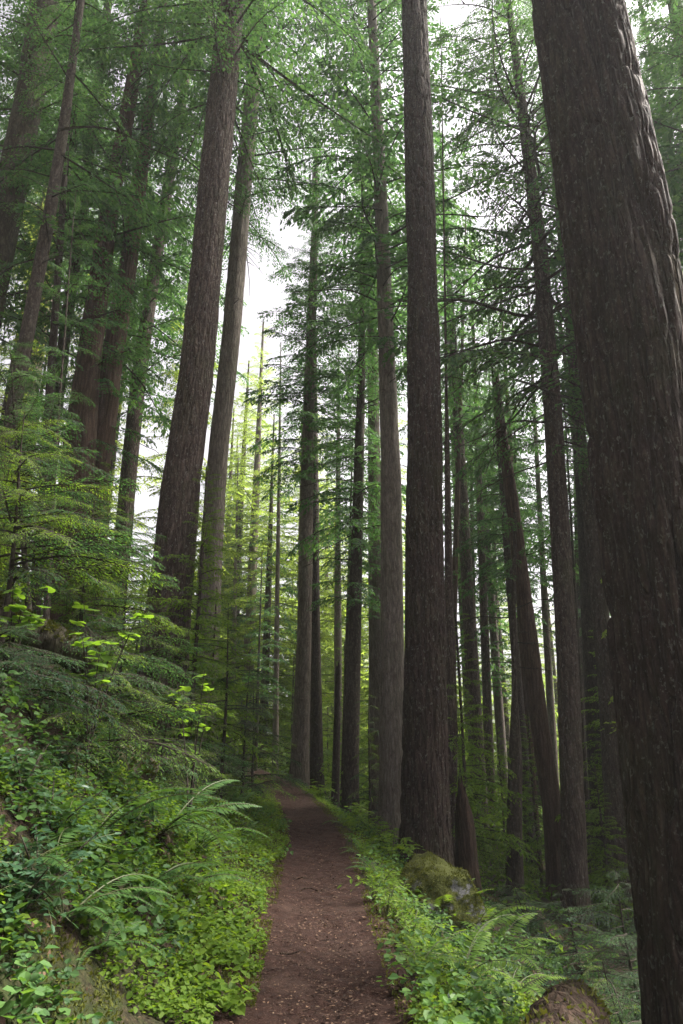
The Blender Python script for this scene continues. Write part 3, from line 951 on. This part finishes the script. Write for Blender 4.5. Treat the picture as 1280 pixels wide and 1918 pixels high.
def scatter_tufts(mb, P, N, n, size, r, mat=0):
    """n small moss or leaf tufts over the points P with normals N"""
    k = r.integers(len(P), size=n)
    p, nn = P[k], N[k]
    d = nn + r.normal(0, .8, (n, 3))
    d /= np.linalg.norm(d, axis=1)[:, None]
    m = nn + r.normal(0, .6, (n, 3))
    L = size * r.uniform(.5, 1.4, n)
    v = leaflets(p - nn * size * .1, d, m, L, L * .45)
    mb.add(v.reshape(-1, 3), np.arange(4 * n).reshape(-1, 4), mat)

V, Fc = icosphere(5)
r_ = np.random.default_rng(5)
cut = V.copy()
for k in range(16):                                          # broad flat facets
    nn = r_.normal(size=3)
    nn[2] = abs(nn[2]) * .8
    nn /= np.linalg.norm(nn)
    dmax = r_.uniform(.66, .9)
    ex = np.clip(cut @ nn - dmax, 0, None)
    cut = cut - nn * ex[:, None] * .93
cut = cut * (1 + .10 * (2 * fbm(V[:, 0] * 3 + 9, V[:, 1] * 3 + 9, V[:, 2] * 3 + 9, 3, 4) - 1)[:, None])
cut = cut * np.array([.68, .62, .58])
cut[:, 2] += .12 * cut[:, 0] * -1 + .10
bp, _t = at(818, 1700, 9.3)
bz = gz(bp[0], 9.3)
boulder = thing('boulder', 'big grey boulder furred with yellow green moss at the foot of the plated trunk', 'boulder', (bp[0], 9.3, bz - .05))
mb = MB()
mb.add(cut + np.array([0, 0, .12]), Fc)
mb.build('stone', ROCK, boulder, True)
P = cut + np.array([0, 0, .12])
N = V
nz_ = fbm(P[:, 0] * 4 + 7, P[:, 1] * 4 + 7, P[:, 2] * 4 + 7, 12, 4) + .16 * N[:, 2]
sel = nz_ > .54
mb = MB()
scatter_tufts(mb, P[sel], N[sel], 7000, .024, r_)
stuff(mb.build('moss', moss_leaf, boulder))

def log(a, b, r0, r1, name, label, mat, cat='log', moss=0, wob=.25, seed=1, bend=.05, lift=0.0, stubs=0):
    a, b = np.asarray(a, float), np.asarray(b, float)
    base = (a + b) / 2
    base[2] = min(base[2], gz(base[0], base[1]))
    root = thing(name, label, cat, base)
    s = np.linspace(0, 1, 40)
    P = a + (b - a) * s[:, None]
    P = P + np.stack([fbm(s * 3, 0 * s, 0, seed, 3) - .5, fbm(s * 3, 0 * s + 5, 0, seed, 3) - .5, fbm(s * 3, 0 * s + 9, 0, seed, 3) - .5], -1) * bend * 2
    R = np.interp(s, [0, 1], [r0, r1]) * (1 + .18 * (fbm(s * 6, 0 * s, 3, seed, 3) - .5))
    mb = MB()
    tube(mb, P - base, R, 18, 0, True, wob, seed)
    mb.build('wood', mat, root, True)
    rr = np.random.default_rng(seed)
    for q in range(stubs):
        t = rr.uniform(.2, .8)
        p = a + (b - a) * t - base
        d = np.array([rr.uniform(-.4, .4), rr.uniform(-1, .2), rr.uniform(.2, 1)])
        m2 = MB()
        tube(m2, [p, p + d * .12, p + d * .22], [r0 * .3, r0 * .22, r0 * .12], 7)
        m2.build('branch_stub', mat, root, True)
    if moss:
        ang = rr.uniform(-1.3, 1.3, 1400)
        t = rr.integers(1, 39, 1400)
        T = P[t + 0] - P[t - 1]
        T /= np.linalg.norm(T, axis=1)[:, None]
        S = np.cross(T, [0, 0, 1.])
        S /= np.linalg.norm(S, axis=1)[:, None]
        Un = np.cross(S, T)
        N = S * np.sin(ang)[:, None] + Un * np.cos(ang)[:, None]
        Q = P[t] + T * rr.uniform(0, 1, 1400)[:, None] * np.linalg.norm(b - a) / 39 + N * (R[t] * .98)[:, None]
        m2 = MB()
        scatter_tufts(m2, Q - base, N, moss, .04, rr)
        stuff(m2.build('moss', moss_leaf, root))
    return root

def gp(px, py, up=0.0):
    p = ground_at(px, py)
    return p + np.array([0, 0, up])

log(at(1085, 1880, 5.6)[0] + [0, 0, -.05], at(1010, 1925, 4.6)[0] + [0, 0, -.25], .20, .26, 'mossy_log', 'dark rotten log end with a mossy top, between the ferns and the huge trunk', wood_rot, moss=450, seed=3, stubs=1)
log(gp(1005, 1725, .05), gp(1085, 1825, .02), .12, .15, 'rotten_log', 'reddish decayed log lying downslope among the low hemlock sprays', bark_red, seed=5, moss=300)
log(gp(895, 1690, .08), gp(990, 1740, .02), .09, .11, 'fallen_log', 'thin mossy log sloping away behind the boulder', bark_moss, seed=8, moss=900)
log(at(-60, 1805, 4.5)[0], at(125, 1865, 4.7)[0], .09, .05, 'fallen_branch', 'dark barkless limb lying low in the herbs on the bank, nearest to the viewer', wood_rot, seed=11, stubs=2)
log(at(-90, 1115, 6.4)[0], at(170, 1235, 7.0)[0], .20, .15, 'mossy_log', 'yellow mossed fallen log high on the bank beneath the lime leaves', bark_moss, moss=2600, seed=13)
log(at(140, 1395, 7.2)[0], at(270, 1470, 7.6)[0], .20, .24, 'mossy_log', 'mossy hump of an old log above the dark hollow on the bank', bark_moss, moss=2600, seed=15)
log(gp(300, 1585, .02), gp(388, 1640, .07), .05, .022, 'dead_root', 'black root pointing down towards the trail from the dark hollow', wood_rot, seed=17, bend=.08)

# the old stump in the bank, dark under its moss cap
sp = ground_at(290, 1575)
st = thing('bank_stump', 'dark hollow stump in the fern bank with a moss cap and black roots', 'stump', sp + np.array([-.12, .12, -.16]))
link('wood', trunk_mesh('wood', [(0, 0, -.4), (-.02, .02, .02), (-.06, .06, .2)], [.30, .24, .2], wood_rot, 40, .04, .04, 1.5, 0, 4, .25, 9, 1), st)
for k, (dx_, dy_, dz_) in enumerate([(.28, -.22, -.32), (.05, -.34, -.34), (-.3, -.25, -.2)]):
    mb = MB()
    s = np.linspace(0, 1, 10)
    tube(mb, np.stack([.15 * np.sign(dx_) + dx_ * s, -.1 + dy_ * s, .02 + dz_ * s ** 1.5 + .04 * np.sin(9 * s + k)], -1), np.interp(s, [0, 1], [.07, .02]), 9, 0, True, .3, k)
    mb.build('root', wood_rot, st, True)
mb = MB()
a_ = r_.uniform(0, 6.28, 1500)
q_ = r_.uniform(.35, 1, 1500)
Pm = np.stack([-.05 + np.cos(a_) * .37 * q_, .02 + np.sin(a_) * .38 * q_, .22 - .42 * q_ ** 2 + r_.normal(0, .02, 1500)], -1)
scatter_tufts(mb, Pm, np.stack([np.cos(a_) * .5, np.sin(a_) * .5, np.ones(1500)], -1), 6000, .05, r_)
stuff(mb.build('moss', moss_leaf, st))

# ------------------------------------------------------------------ young hemlocks near the camera: every branch a part
NEAR_B = []
for k in range(6):
    b = bough(500 + k, 18, 17, .042, .0125, .46, .24, .25, fine_wood=True)
    m_ = MB()
    m_.add(b['leaf'], np.arange(len(b['leaf'])).reshape(-1, 4), 0)
    m_.add(b['wv'], b['wf'], 1)
    NEAR_B.append({k2: m_.mesh('branch', [k3, twig_mat]) for k2, k3 in (('y', needle_young), ('d', needle_blue), ('n', needle))})

def sapling(D, px_b, px_t, py_t, nb, L, label, mix='yyn', seed=0, z_low=.25, face=None, name='young_hemlock', group=None, droop=.0):
    r = random.Random(seed + int(D * 100) + px_b)
    b, _ = at(px_b, 1400, D)
    g = gz(b[0], D)
    top, _ = at(px_t, py_t, D)
    Hh = max(.5, top[2] - g)
    base = np.array([b[0], D, g])
    root = thing(name, label, 'tree', base, group)
    s = np.linspace(0, 1, 14)
    off = top - base
    P = np.stack([off[0] * s + .02 * np.sin(5 * s + D), .03 * np.sin(4 * s), -.15 + (Hh + .15) * s], -1)
    mb = MB()
    tube(mb, P, np.interp(s, [0, 1], [.012 + .009 * Hh, .004]), 8)
    mb.build('trunk', twig_mat, root, True)
    for k in range(nb):
        u = z_low + (1 - z_low) * (k + r.random()) / nb
        Lk = L * (1.05 - u) ** .55 * r.uniform(.65, 1.15)
        az = k * 2.4 + r.gauss(0, .4)
        if face is not None and r.random() < .5:
            az = face + r.gauss(0, .7)
        o = link('branch', r.choice(NEAR_B)[r.choice(mix)], root, (np.interp(u, s, P[:, 0]), np.interp(u, s, P[:, 1]), np.interp(u, s, P[:, 2])))
        o.rotation_euler = (r.gauss(0, .18), -r.uniform(-.2, .28) + droop, az)
        o.scale = (Lk, Lk * r.uniform(.8, 1.1), Lk)
    return root

sapling(6.3, -30, 52, 770, 46, 1.55, 'tallest young hemlock at the near left, its wide flat sprays reaching over the bank', 'yyn', 1, .35, -.3)
sapling(7.4, 118, 185, 905, 40, 1.4, 'young hemlock with airy tiered sprays before the cedar pair', 'yn', 2, .2, -.5)
sapling(8.8, 215, 250, 950, 36, 1.15, 'young hemlock just left of the big leaning trunk, sprays crossing its bark', 'ynn', 3, .2, -.4)
sapling(8.0, 40, 20, 640, 50, 1.8, 'dark young hemlock rising highest against the left edge', 'dn', 4, .35, .2)
sapling(6.4, 150, 165, 1215, 22, 1.25, 'low spreading hemlock under the lime leaves on the bank', 'ny', 5, .1, -.6)
sapling(9.6, 338, 352, 1180, 26, 1.1, 'small hemlock hiding the foot of the big leaning trunk', 'yn', 6, .1, -.5)
sapling(11.5, 418, 430, 1130, 34, 1.3, 'small hemlock beside the pale grey trunk foot', 'yn', 7, .1, -.4)
sapling(14.0, 455, 470, 1235, 30, 1.25, 'small dim hemlock leaning over the trail end', 'nd', 8, .1, -.4)
sapling(5.6, -5, -8, 1190, 24, 1.2, 'squat dark hemlock at the left edge below the mossy log', 'nd', 9, .1, -.4)
sapling(8.2, 300, 318, 1330, 22, .95, 'little bright hemlock above the hollow stump', 'yyn', 10, .1, -.7)
sapling(8.4, 1150, 1148, 1622, 24, 1.15, 'small hemlock with flat grey green tiers at the foot of the grey trunks', 'dn', 11, .15, 3.4)
sapling(9.8, 1062, 1050, 1668, 22, 1.1, 'low bluish hemlock spreading right of the boulder and log', 'dn', 12, .15, 3.2)
sapling(6.9, 1128, 1130, 1800, 24, .95, 'low mossy green hemlock by the rotten log end', 'ny', 13, .1, 3.3)
sapling(11.0, 1200, 1195, 1610, 22, 1.2, 'shaded hemlock left of the huge trunk foot', 'd', 14, .1)
sapling(12.0, 968, 962, 1650, 22, .95, 'tiny hemlock at the foot of the forked dead stem', 'dn', 15, .1)
sapling(7.6, 1215, 1205, 1745, 24, 1.0, 'low hemlock pressed against the huge furrowed trunk', 'dn', 16, .1, 3.3)
sapling(19.5, 690, 692, 1290, 34, 1.25, 'slim young hemlock between the feathered dark tree and tall pale trunk', 'yn', 17, .1)
sapling(17.0, 478, 474, 1260, 34, 1.3, 'soft young hemlock on the bank before the trail bend', 'yn', 18, .1)

# ------------------------------------------------------------------ ferns: every frond a part
def frond_mesh(seed, n=30, wmax=.15, curl=.95):
    r = np.random.default_rng(seed)
    def ax(t):
        return np.stack([t * (1 - .12 * t), .05 * np.sin(2.2 * t + seed), .62 * t - curl * .62 * t ** 2], -1)
    mb = MB()
    tt = np.linspace(0, 1, 12)
    tube(mb, ax(tt), np.interp(tt, [0, 1], [.007, .0018]), 4, 1, cap=False)
    P, Dv, L = [], [], []
    for k in range(n):
        t = .10 + .9 * (k + .5) / n
        e = ax(np.array([t, t + .02]))
        T = e[1] - e[0]
        T /= np.linalg.norm(T)
        w = wmax * min(1, (t / .28) ** .7) * (1 - ((t - .3) / .72) ** 1.7 if t > .3 else 1)
        for sd in (-1, 1):
            S = np.cross([0, 0, 1.], T) * sd
            d = S * .93 + T * .36 + np.array([0, 0, -.22]) + r.normal(0, .06, 3)
            P.append(e[0])
            Dv.append(d / np.linalg.norm(d))
            L.append(max(.012, w) * r.uniform(.9, 1.08))
    P, Dv, L = np.array(P), np.array(Dv), np.array(L)
    v = leaflets(P, Dv, np.array([0, 0, 1.]) + r.normal(0, .12, P.shape), L, np.full(len(L), .9 / n) * .82)
    mb.add(v.reshape(-1, 3), np.arange(len(P) * 4).reshape(-1, 4), 0)
    return mb
FRONDS = [frond_mesh(600 + k, 30, .135, (.9, 1.0, 1.12, .85)[k]).mesh('frond', [fern_mat, frond_stem]) for k in range(4)]
FRONDS_B = [frond_mesh(610 + k, 24, .17, (.8, .95, 1.05)[k]).mesh('frond', [needle_young, frond_stem]) for k in range(3)]

def fern(px, py, L, label, n=10, bias=None, seed=0, lib=FRONDS, up=.9, loc=None, group='sword ferns along the trail'):
    r = random.Random(seed * 31 + px)
    p = np.array(loc) if loc is not None else ground_at(px, py)
    root = thing('fern', label, 'fern', p + np.array([0, 0, .01]), group)
    for k in range(n):
        az = 2 * math.pi * (k + r.uniform(-.3, .3)) / n
        if bias is not None and r.random() < .55:
            az = bias + r.gauss(0, .8)
        o = link('frond', r.choice(lib), root, (0, 0, 0))
        s = L * r.uniform(.7, 1.15)
        o.scale = (s, s, s)
        o.rotation_euler = (r.gauss(0, .2), -r.uniform(-.05, .5) * up, az)
    return root
fern(300, 1575, 1.05, 'sword fern with long arching fronds beside the hollow stump', 9, -.3, 1)
fern(372, 1600, .85, 'sword fern with pale outstretched fronds just right of the hollow stump', 8, .2, 2)
fern(165, 1590, 1.0, 'tall sword fern upright against the bank left of the hollow stump', 9, -.9, 3)
fern(120, 1725, .72, 'sword fern fanning low on the near bank', 8, -.4, 4)
fern(255, 1690, .7, 'drooping shaded sword fern below the black root', 9, -.8, 5)
fern(345, 1665, .65, 'bluish sword fern hanging towards the trail under the black root', 7, -.6, 6)
fern(30, 1640, .60, 'dark sword fern at the left edge of the bank', 8, -.3, 7)
fern(420, 1525, .75, 'bright sword fern above the trail verge', 9, -.3, 8)
fern(190, 1790, .42, 'small sword fern in the herbs nearest to the viewer', 7, None, 9)
fern(835, 1735, .85, 'bright lacy fern before the boulder', 11, None, 10, FRONDS_B, 1.2)
fern(885, 1765, 1.0, 'largest bright lacy fern right of the boulder', 12, None, 11, FRONDS_B, 1.2)
fern(935, 1800, .9, 'bright lacy fern nearest to the reddish log', 11, None, 12, FRONDS_B, 1.1)
fern(868, 1840, .7, 'lacy fern low on the verge between boulder and dark log end', 10, None, 13, FRONDS_B, 1.0)
fern(965, 1865, .58, 'lacy fern touching the dark rotten log end', 10, None, 14, FRONDS_B, 1.0)
fern(905, 1715, .60, 'sword fern tucked behind the lacy ferns against the boulder', 9, None, 15)
fern(672, 1602, .42, 'small sword fern halfway along the downhill verge', 8, None, 16)
fern(700, 1640, .45, 'small sword fern left of the boulder on the verge', 8, None, 17)
fern(640, 1545, .45, 'little fern on the far downhill verge', 8, None, 18)
fern(455, 1570, .45, 'small fern on the uphill verge above the trail edge', 8, -.3, 19)
fern(790, 1815, .45, 'lacy fern closest to the trail on the downhill side', 9, None, 20, FRONDS_B, 1.0)

# ------------------------------------------------------------------ broad leaved plants: every leaf a part
def lobed_leaf(seed):
    r = np.random.default_rng(seed)
    a = np.linspace(-2.6, 2.6, 41)
    lob = .46 + .54 * np.abs(np.cos(a * 1.5)) ** .9
    rad = .5 * lob * (1 - .10 * np.abs(a) / 2.6) * (1 + .06 * np.sin(a * 23))
    x, y = np.cos(a) * rad + .32, np.sin(a) * rad
    z = -.22 * ((x - .3) ** 2 + y ** 2) + .05 * np.cos(a * 3 + seed) - .02
    V = np.vstack([[[.30, 0, .03]], np.stack([x, y, z], -1)])
    Fq = [[0, k, k + 1] for k in range(1, 41)]
    mb = MB()
    mb.add(V, Fq, 0)
    s = np.linspace(0, 1, 4)
    tube(mb, np.stack([-.5 + .8 * s, 0 * s, -.35 * (1 - s) ** 2], -1), np.full(4, .008), 4, 1, cap=False)
    return mb.mesh('leaf', [broad, frond_stem])
LOBED = [lobed_leaf(k) for k in range(3)]

def compound_leaf(seed, pairs=4, mat=shiny):
    r = np.random.default_rng(seed)
    P, Dv, N, L = [], [], [], []
    s = np.linspace(0, 1, 6)
    ax = lambda t: np.array([t, 0, .25 * t - .42 * t * t])
    mb = MB()
    tube(mb, np.array([ax(t) for t in s]), np.full(6, .006), 3, 1, cap=False)
    out, fq, n = [], [], 0
    def blade(p, d, l, w, nrm):
        nonlocal n
        d = d / np.linalg.norm(d)
        S = np.cross(nrm, d)
        S /= np.linalg.norm(S)
        U = np.cross(d, S)
        q = [p, p + d * l * .3 + S * w * .5 + U * w * .12, p + d * l * .7 + S * w * .42 + U * w * .1, p + d * l, p + d * l * .7 - S * w * .42 + U * w * .1, p + d * l * .3 - S * w * .5 + U * w * .12]
        out.extend(q)
        fq.extend([[n, n + 1, n + 2, n + 3], [n, n + 3, n + 4, n + 5]])
        n += 6
    for k in range(pairs):
        t = .25 + .68 * k / pairs
        for sd in (-1, 1):
            blade(ax(t), np.array([.45, sd, -.15 + r.normal(0, .12)]), .27 * r.uniform(.85, 1.1), .13, np.array([0, 0, 1.]) + r.normal(0, .15, 3))
    blade(ax(1), np.array([1, 0, -.5]), .27, .13, np.array([.3, 0, 1.]))
    mb.add(np.array(out), np.array(fq), 0)
    return mb.mesh('leaf', [mat, frond_stem])
COMPOUND = [compound_leaf(700 + k) for k in range(4)]
HERBC = [compound_leaf(710 + k, 2, herb) for k in range(3)]
HUCK = [compound_leaf(720 + k, 6, herb) for k in range(3)]

def leafy(px, py, D, n, size, Hh, lib, name, label, cat, spread=.35, seed=0, stems=3, tilt=.5, group=None, loc=None, ulo=.35):
    r = random.Random(seed * 17 + px)
    if D is None:
        p = ground_at(px, py)
    else:
        q, _ = at(px, py, D)
        p = np.array([q[0], D, gz(q[0], D)])
    root = thing(name, label, cat, p, group)
    tips = []
    for k in range(stems):
        a = 2 * math.pi * (k + r.random()) / stems
        s = np.linspace(0, 1, 7)
        e = spread * r.uniform(.3, 1)
        h = Hh * r.uniform(.75, 1.05)
        P = np.stack([math.cos(a) * e * s ** 1.4, math.sin(a) * e * s ** 1.4, -.03 + h * s * (1.12 - .12 * s)], -1)
        mb = MB()
        tube(mb, P, np.interp(s, [0, 1], [.006 + .004 * Hh, .003]), 5)
        mb.build('stem', twig_mat if cat == 'shrub' else frond_stem, root, True)
        tips.append(P)
    for k in range(n):
        P = tips[k % stems]
        u = r.uniform(ulo, 1)
        c = [np.interp(u, np.linspace(0, 1, 7), P[:, j]) for j in range(3)]
        o = link('leaf', r.choice(lib), root, c)
        s = size * r.uniform(.7, 1.2)
        o.scale = (s, s, s)
        o.rotation_euler = (r.gauss(0, .25), -r.uniform(-.35, .45) * tilt * 2, r.uniform(0, 6.28))
    return root
# lime lobed leaves: stand up to the height at which the photo shows them
def lime(px, py, D, n, size, label, seed, spread):
    q, _ = at(px, py, D)
    return leafy(px, py, D, n, size, max(.3, q[2] - gz(q[0], D)), LOBED, 'thimbleberry', label, 'shrub', spread, seed, 5, .42, None, None, .6)
lime(195, 1125, 6.1, 34, .17, 'plant with large lime lobed leaves catching light above the mossy log', 1, .34)
lime(372, 1262, 7.4, 24, .16, 'plant with lime lobed leaves leaning out before the big leaning trunk foot', 2, .25)
lime(38, 1100, 5.8, 30, .165, 'plant with lime lobed leaves at the left edge above the bank', 3, .3)
lime(150, 1480, 6.3, 6, .11, 'small lime lobed plant in the shade left of the moss hump', 4, .2)
OG = [(40, 1500, 'at the left edge beside the dark sword fern'), (110, 1440, 'left of the moss hump'), (205, 1430, 'against the moss hump'), (235, 1345, 'below the little bright hemlock'), (60, 1350, 'under the squat dark hemlock'),
      (90, 1575, 'between two sword ferns on the near bank'), (20, 1740, 'lowest at the left edge, by the dark limb'), (70, 1690, 'beside the fanning sword fern'), (310, 1440, 'over the hollow stump'), (350, 1500, 'right of the hollow stump cap'),
      (145, 1325, 'beneath the low spreading hemlock'), (255, 1560, 'in the hollow left of the stump roots')]
for k, (px, py, w) in enumerate(OG):
    leafy(px, py, None, 34, .17, .36, COMPOUND, 'shrub', 'glossy dark evergreen shrub with paired leaflets ' + w, 'shrub', .3, 30 + k, 4, .5, 'glossy shrubs on the bank')
HB = [(400, 1420, 'below the pale grey trunk'), (450, 1450, 'on the bank above the trail bend'), (480, 1420, 'nearest to the trail bend uphill'), (350, 1395, 'at the foot of the big leaning trunk'), (420, 1480, 'above the bright sword fern'),
      (600, 1500, 'on the downhill side at the trail bend'), (690, 1570, 'at the foot of the tall pale trunk'), (720, 1590, 'left of the plated trunk foot'), (735, 1620, 'touching the boulder on its uphill side'), (670, 1545, 'between the feathered tree and the trail'), (1090, 1700, 'beneath the low bluish hemlock'), (990, 1690, 'right of the boulder in the shade')]
HUCK_D = [compound_leaf(730 + k, 6, herb_dark) for k in range(3)]
for k, (px, py, w) in enumerate(HB):
    leafy(px, py, None, 34, .26, .5, HUCK_D if k < 5 else HUCK, 'shrub', 'fine leaved green bush ' + w, 'shrub', .38, 60 + k, 5, .5, 'fine leaved bushes along the trail')
VL = [(700, 1690), (725, 1715), (755, 1735), (780, 1720), (745, 1690), (770, 1765), (715, 1660), (800, 1770)]
VW = ['left of the boulder', 'second from the trail edge left of the boulder', 'centred before the boulder', 'nearest the boulder face', 'touching the boulder flank', 'between boulder and lacy fern', 'furthest up the verge', 'beside the lacy fern closest to the trail']
for k, ((px, py), w) in enumerate(zip(VL, VW)):
    leafy(px, py, None, 16, .20, .26, HERBC, 'leafy_herb', 'bright green leafy herb ' + w, 'plant', .22, 90 + k, 4, .4, 'bright herbs by the boulder')

# ------------------------------------------------------------------ ground cover, moss and litter (nobody could count them)
def cover(n, dlo, dhi, Dlo, Dhi, size, hmin, hmax, mat, name, seed, side, patch=.42, cluster=5, pw=1.0, tilt=.45):
    r = np.random.default_rng(seed)
    m = n // cluster
    D = Dlo * (Dhi / Dlo) ** r.random(m)
    d = (dlo + (dhi - dlo) * r.random(m) ** pw) * side
    d = d + side * (fbm(D * 1.7, 0 * D, 0, seed + 3, 3) - .50) * .42
    x = path_x(D) + d
    keep = fbm(x * 1.6, D * 1.6, 0, seed, 3) > patch
    x, D = x[keep], D[keep]
    m = len(x)
    z = ground_h(x, D)
    hh = hmin + (hmax - hmin) * r.random(m) ** 1.5
    a0 = r.uniform(0, 6.28, m)
    vs = []
    for c in range(cluster):
        a = a0 + 2 * np.pi * c / cluster + r.normal(0, .35, m)
        sz = size * r.uniform(.5, 1.35, m)
        rad = sz * r.uniform(.15, .9, m)
        h = hh * r.uniform(.55, 1.1, m)
        P = np.stack([x + np.cos(a) * rad, D + np.sin(a) * rad, z + h], -1)
        dv = np.stack([np.cos(a), np.sin(a), r.normal(-.15, tilt, m)], -1)
        dv /= np.linalg.norm(dv, axis=1)[:, None]
        N = np.array([0, 0, 1.]) + r.normal(0, tilt * .7, (m, 3))
        S = np.cross(N, dv)
        S /= np.linalg.norm(S, axis=1)[:, None]
        U = np.cross(dv, S)
        l, w = sz[:, None], (sz * r.uniform(.65, .9, m))[:, None]
        q = np.stack([P, P + dv * l * .28 + S * w * .5 + U * w * .13, P + dv * l * .68 + S * w * .42 + U * w * .1, P + dv * l, P + dv * l * .68 - S * w * .42 + U * w * .1, P + dv * l * .28 - S * w * .5 + U * w * .13], 1)
        vs.append(q)
    q = np.concatenate(vs)
    near = q[:, 0, 1] < 6.5
    mb = MB()
    v = q[near].reshape(-1, 3)
    if len(v):
        k = np.arange(len(v) // 6)[:, None] * 6
        mb.add(v, np.concatenate([k + np.array([[0, 1, 2, 3]]), k + np.array([[0, 3, 4, 5]])]))
    v = q[~near][:, [0, 1, 3, 5]].reshape(-1, 3)
    mb.add(v, np.arange(len(v)).reshape(-1, 4))
    return stuff(mb.build(name, mat))
cover(60000, .50, 2.0, 2.6, 24, .031, .02, .11, herb, 'ground_cover', 41, -1, .43, 5, 1.2)
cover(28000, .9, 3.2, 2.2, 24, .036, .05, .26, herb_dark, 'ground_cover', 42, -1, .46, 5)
cover(36000, .58, 1.8, 3.4, 24, .033, .02, .12, herb, 'ground_cover', 43, 1, .42, 5, 1.1)
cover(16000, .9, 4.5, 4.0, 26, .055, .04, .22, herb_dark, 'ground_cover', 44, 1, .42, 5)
cover(9000, .55, 1.8, 3.3, 16, .055, .06, .16, herb, 'ground_cover', 45, -1, .5, 6)
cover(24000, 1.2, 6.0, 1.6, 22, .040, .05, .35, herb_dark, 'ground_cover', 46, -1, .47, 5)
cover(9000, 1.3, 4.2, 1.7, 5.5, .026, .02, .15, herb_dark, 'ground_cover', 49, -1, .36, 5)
cover(7000, .5, 2.6, 2.4, 14, .055, .14, .32, fern_mat, 'ground_cover', 50, -1, .5, 7)
cover(7000, .5, 2.8, 3.4, 16, .055, .14, .32, fern_mat, 'ground_cover', 55, 1, .5, 7)
cover(20000, 3, 22, 9, 45, .12, .05, .5, needle_young, 'ground_cover', 47, 1, .42, 5)
cover(14000, 3, 22, 9, 45, .11, .05, .5, herb_dark, 'ground_cover', 48, -1, .42, 5)

def moss_mat_cover(n, dlo, dhi, Dlo, Dhi, size, seed, side, mat=moss_leaf, name='moss', patch=.4):
    r = np.random.default_rng(seed)
    D = Dlo * (Dhi / Dlo) ** r.random(n)
    x = path_x(D) + side * (dlo + (dhi - dlo) * r.random(n))
    k = fbm(x * 2.2, D * 2.2, 0, seed, 3) > patch
    x, D = x[k], D[k]
    P = np.stack([x, D, ground_h(x, D) + .002], -1)
    mb = MB()
    N = np.tile([0, 0, 1.], (len(x), 1))
    d = N + r.normal(0, .9, N.shape)
    d /= np.linalg.norm(d, axis=1)[:, None]
    L = size * r.uniform(.5, 1.4, len(x))
    mb.add(leaflets(P, d, N + r.normal(0, .6, N.shape), L, L * .5).reshape(-1, 3), np.arange(4 * len(x)).reshape(-1, 4))
    return stuff(mb.build(name, mat))
moss_mat_cover(45000, .42, 1.5, 3.4, 18, .022, 51, -1)
moss_mat_cover(20000, 1.2, 4.5, 1.7, 8, .02, 53, -1, moss_leaf, 'moss', .5)
moss_mat_cover(9000, .5, 3.5, 2.0, 12, .035, 54, -1, LITTER, 'fallen_leaves', .45)
moss_mat_cover(9000, .5, 3.5, 3.0, 14, .035, 56, 1, LITTER, 'fallen_leaves', .45)
moss_mat_cover(16000, .42, 1.1, 4.0, 18, .022, 52, 1)

r = np.random.default_rng(77)
n = 16000
D = 3.2 * (26 / 3.2) ** r.random(n)
d = r.normal(0, .33, n)
x = path_x(D) + d
z = ground_h(x, D) + .006 - .02 * (1 - np.clip(np.abs(d) / .5, 0, 1) ** 2) + r.uniform(0, .018, n)
a = r.uniform(0, 6.28, n)
dv = np.stack([np.cos(a), np.sin(a), r.normal(0, .12, n)], -1)
L = np.where(r.random(n) < .03, r.uniform(.04, .10, n), r.uniform(.006, .03, n))
Wd = np.where(L > .05, .006, L * r.uniform(.2, .7, n))
mb = MB()
mb.add(leaflets(np.stack([x, D, z], -1), dv, np.array([0, 0, 1.]) + r.normal(0, .35, (n, 3)), L, Wd).reshape(-1, 3), np.arange(4 * n).reshape(-1, 4))
stuff(mb.build('trail_litter', LITTER))
for k, (px, py, L, lab) in enumerate([(585, 1668, .22, 'thin dark twig lying across the trail beyond the boulder'), (560, 1648, .15, 'short dark stick at the uphill edge of the trail'),
                                      (545, 1790, .17, 'bent brown twig on the near trail by the uphill edge'), (720, 1745, .2, 'dark stick half on the downhill trail edge'), (748, 1856, .10, 'reddish bark chip on the near trail, downhill side')]):
    p = ground_at(px, py)
    s = np.linspace(0, 1, 8)
    a = (.2, 2.6, .5, -.7, .3)[k]
    mb = MB()
    tube(mb, np.stack([(s - .5) * L * math.cos(a), (s - .5) * L * math.sin(a) + .02 * np.sin(5 * s), .008 + .01 * np.sin(6 * s + k)], -1), np.interp(s, [0, 1], [.007, .003]) * (2.4 if k == 4 else 1), 6, 0, True, .2, k)
    o = mb.build('bark_chip' if k == 4 else 'twig', bark_red if k == 4 else wood_rot)
    o.location = p + np.array([0, 0, .005])
    tag(o, lab, 'bark' if k == 4 else 'stick')
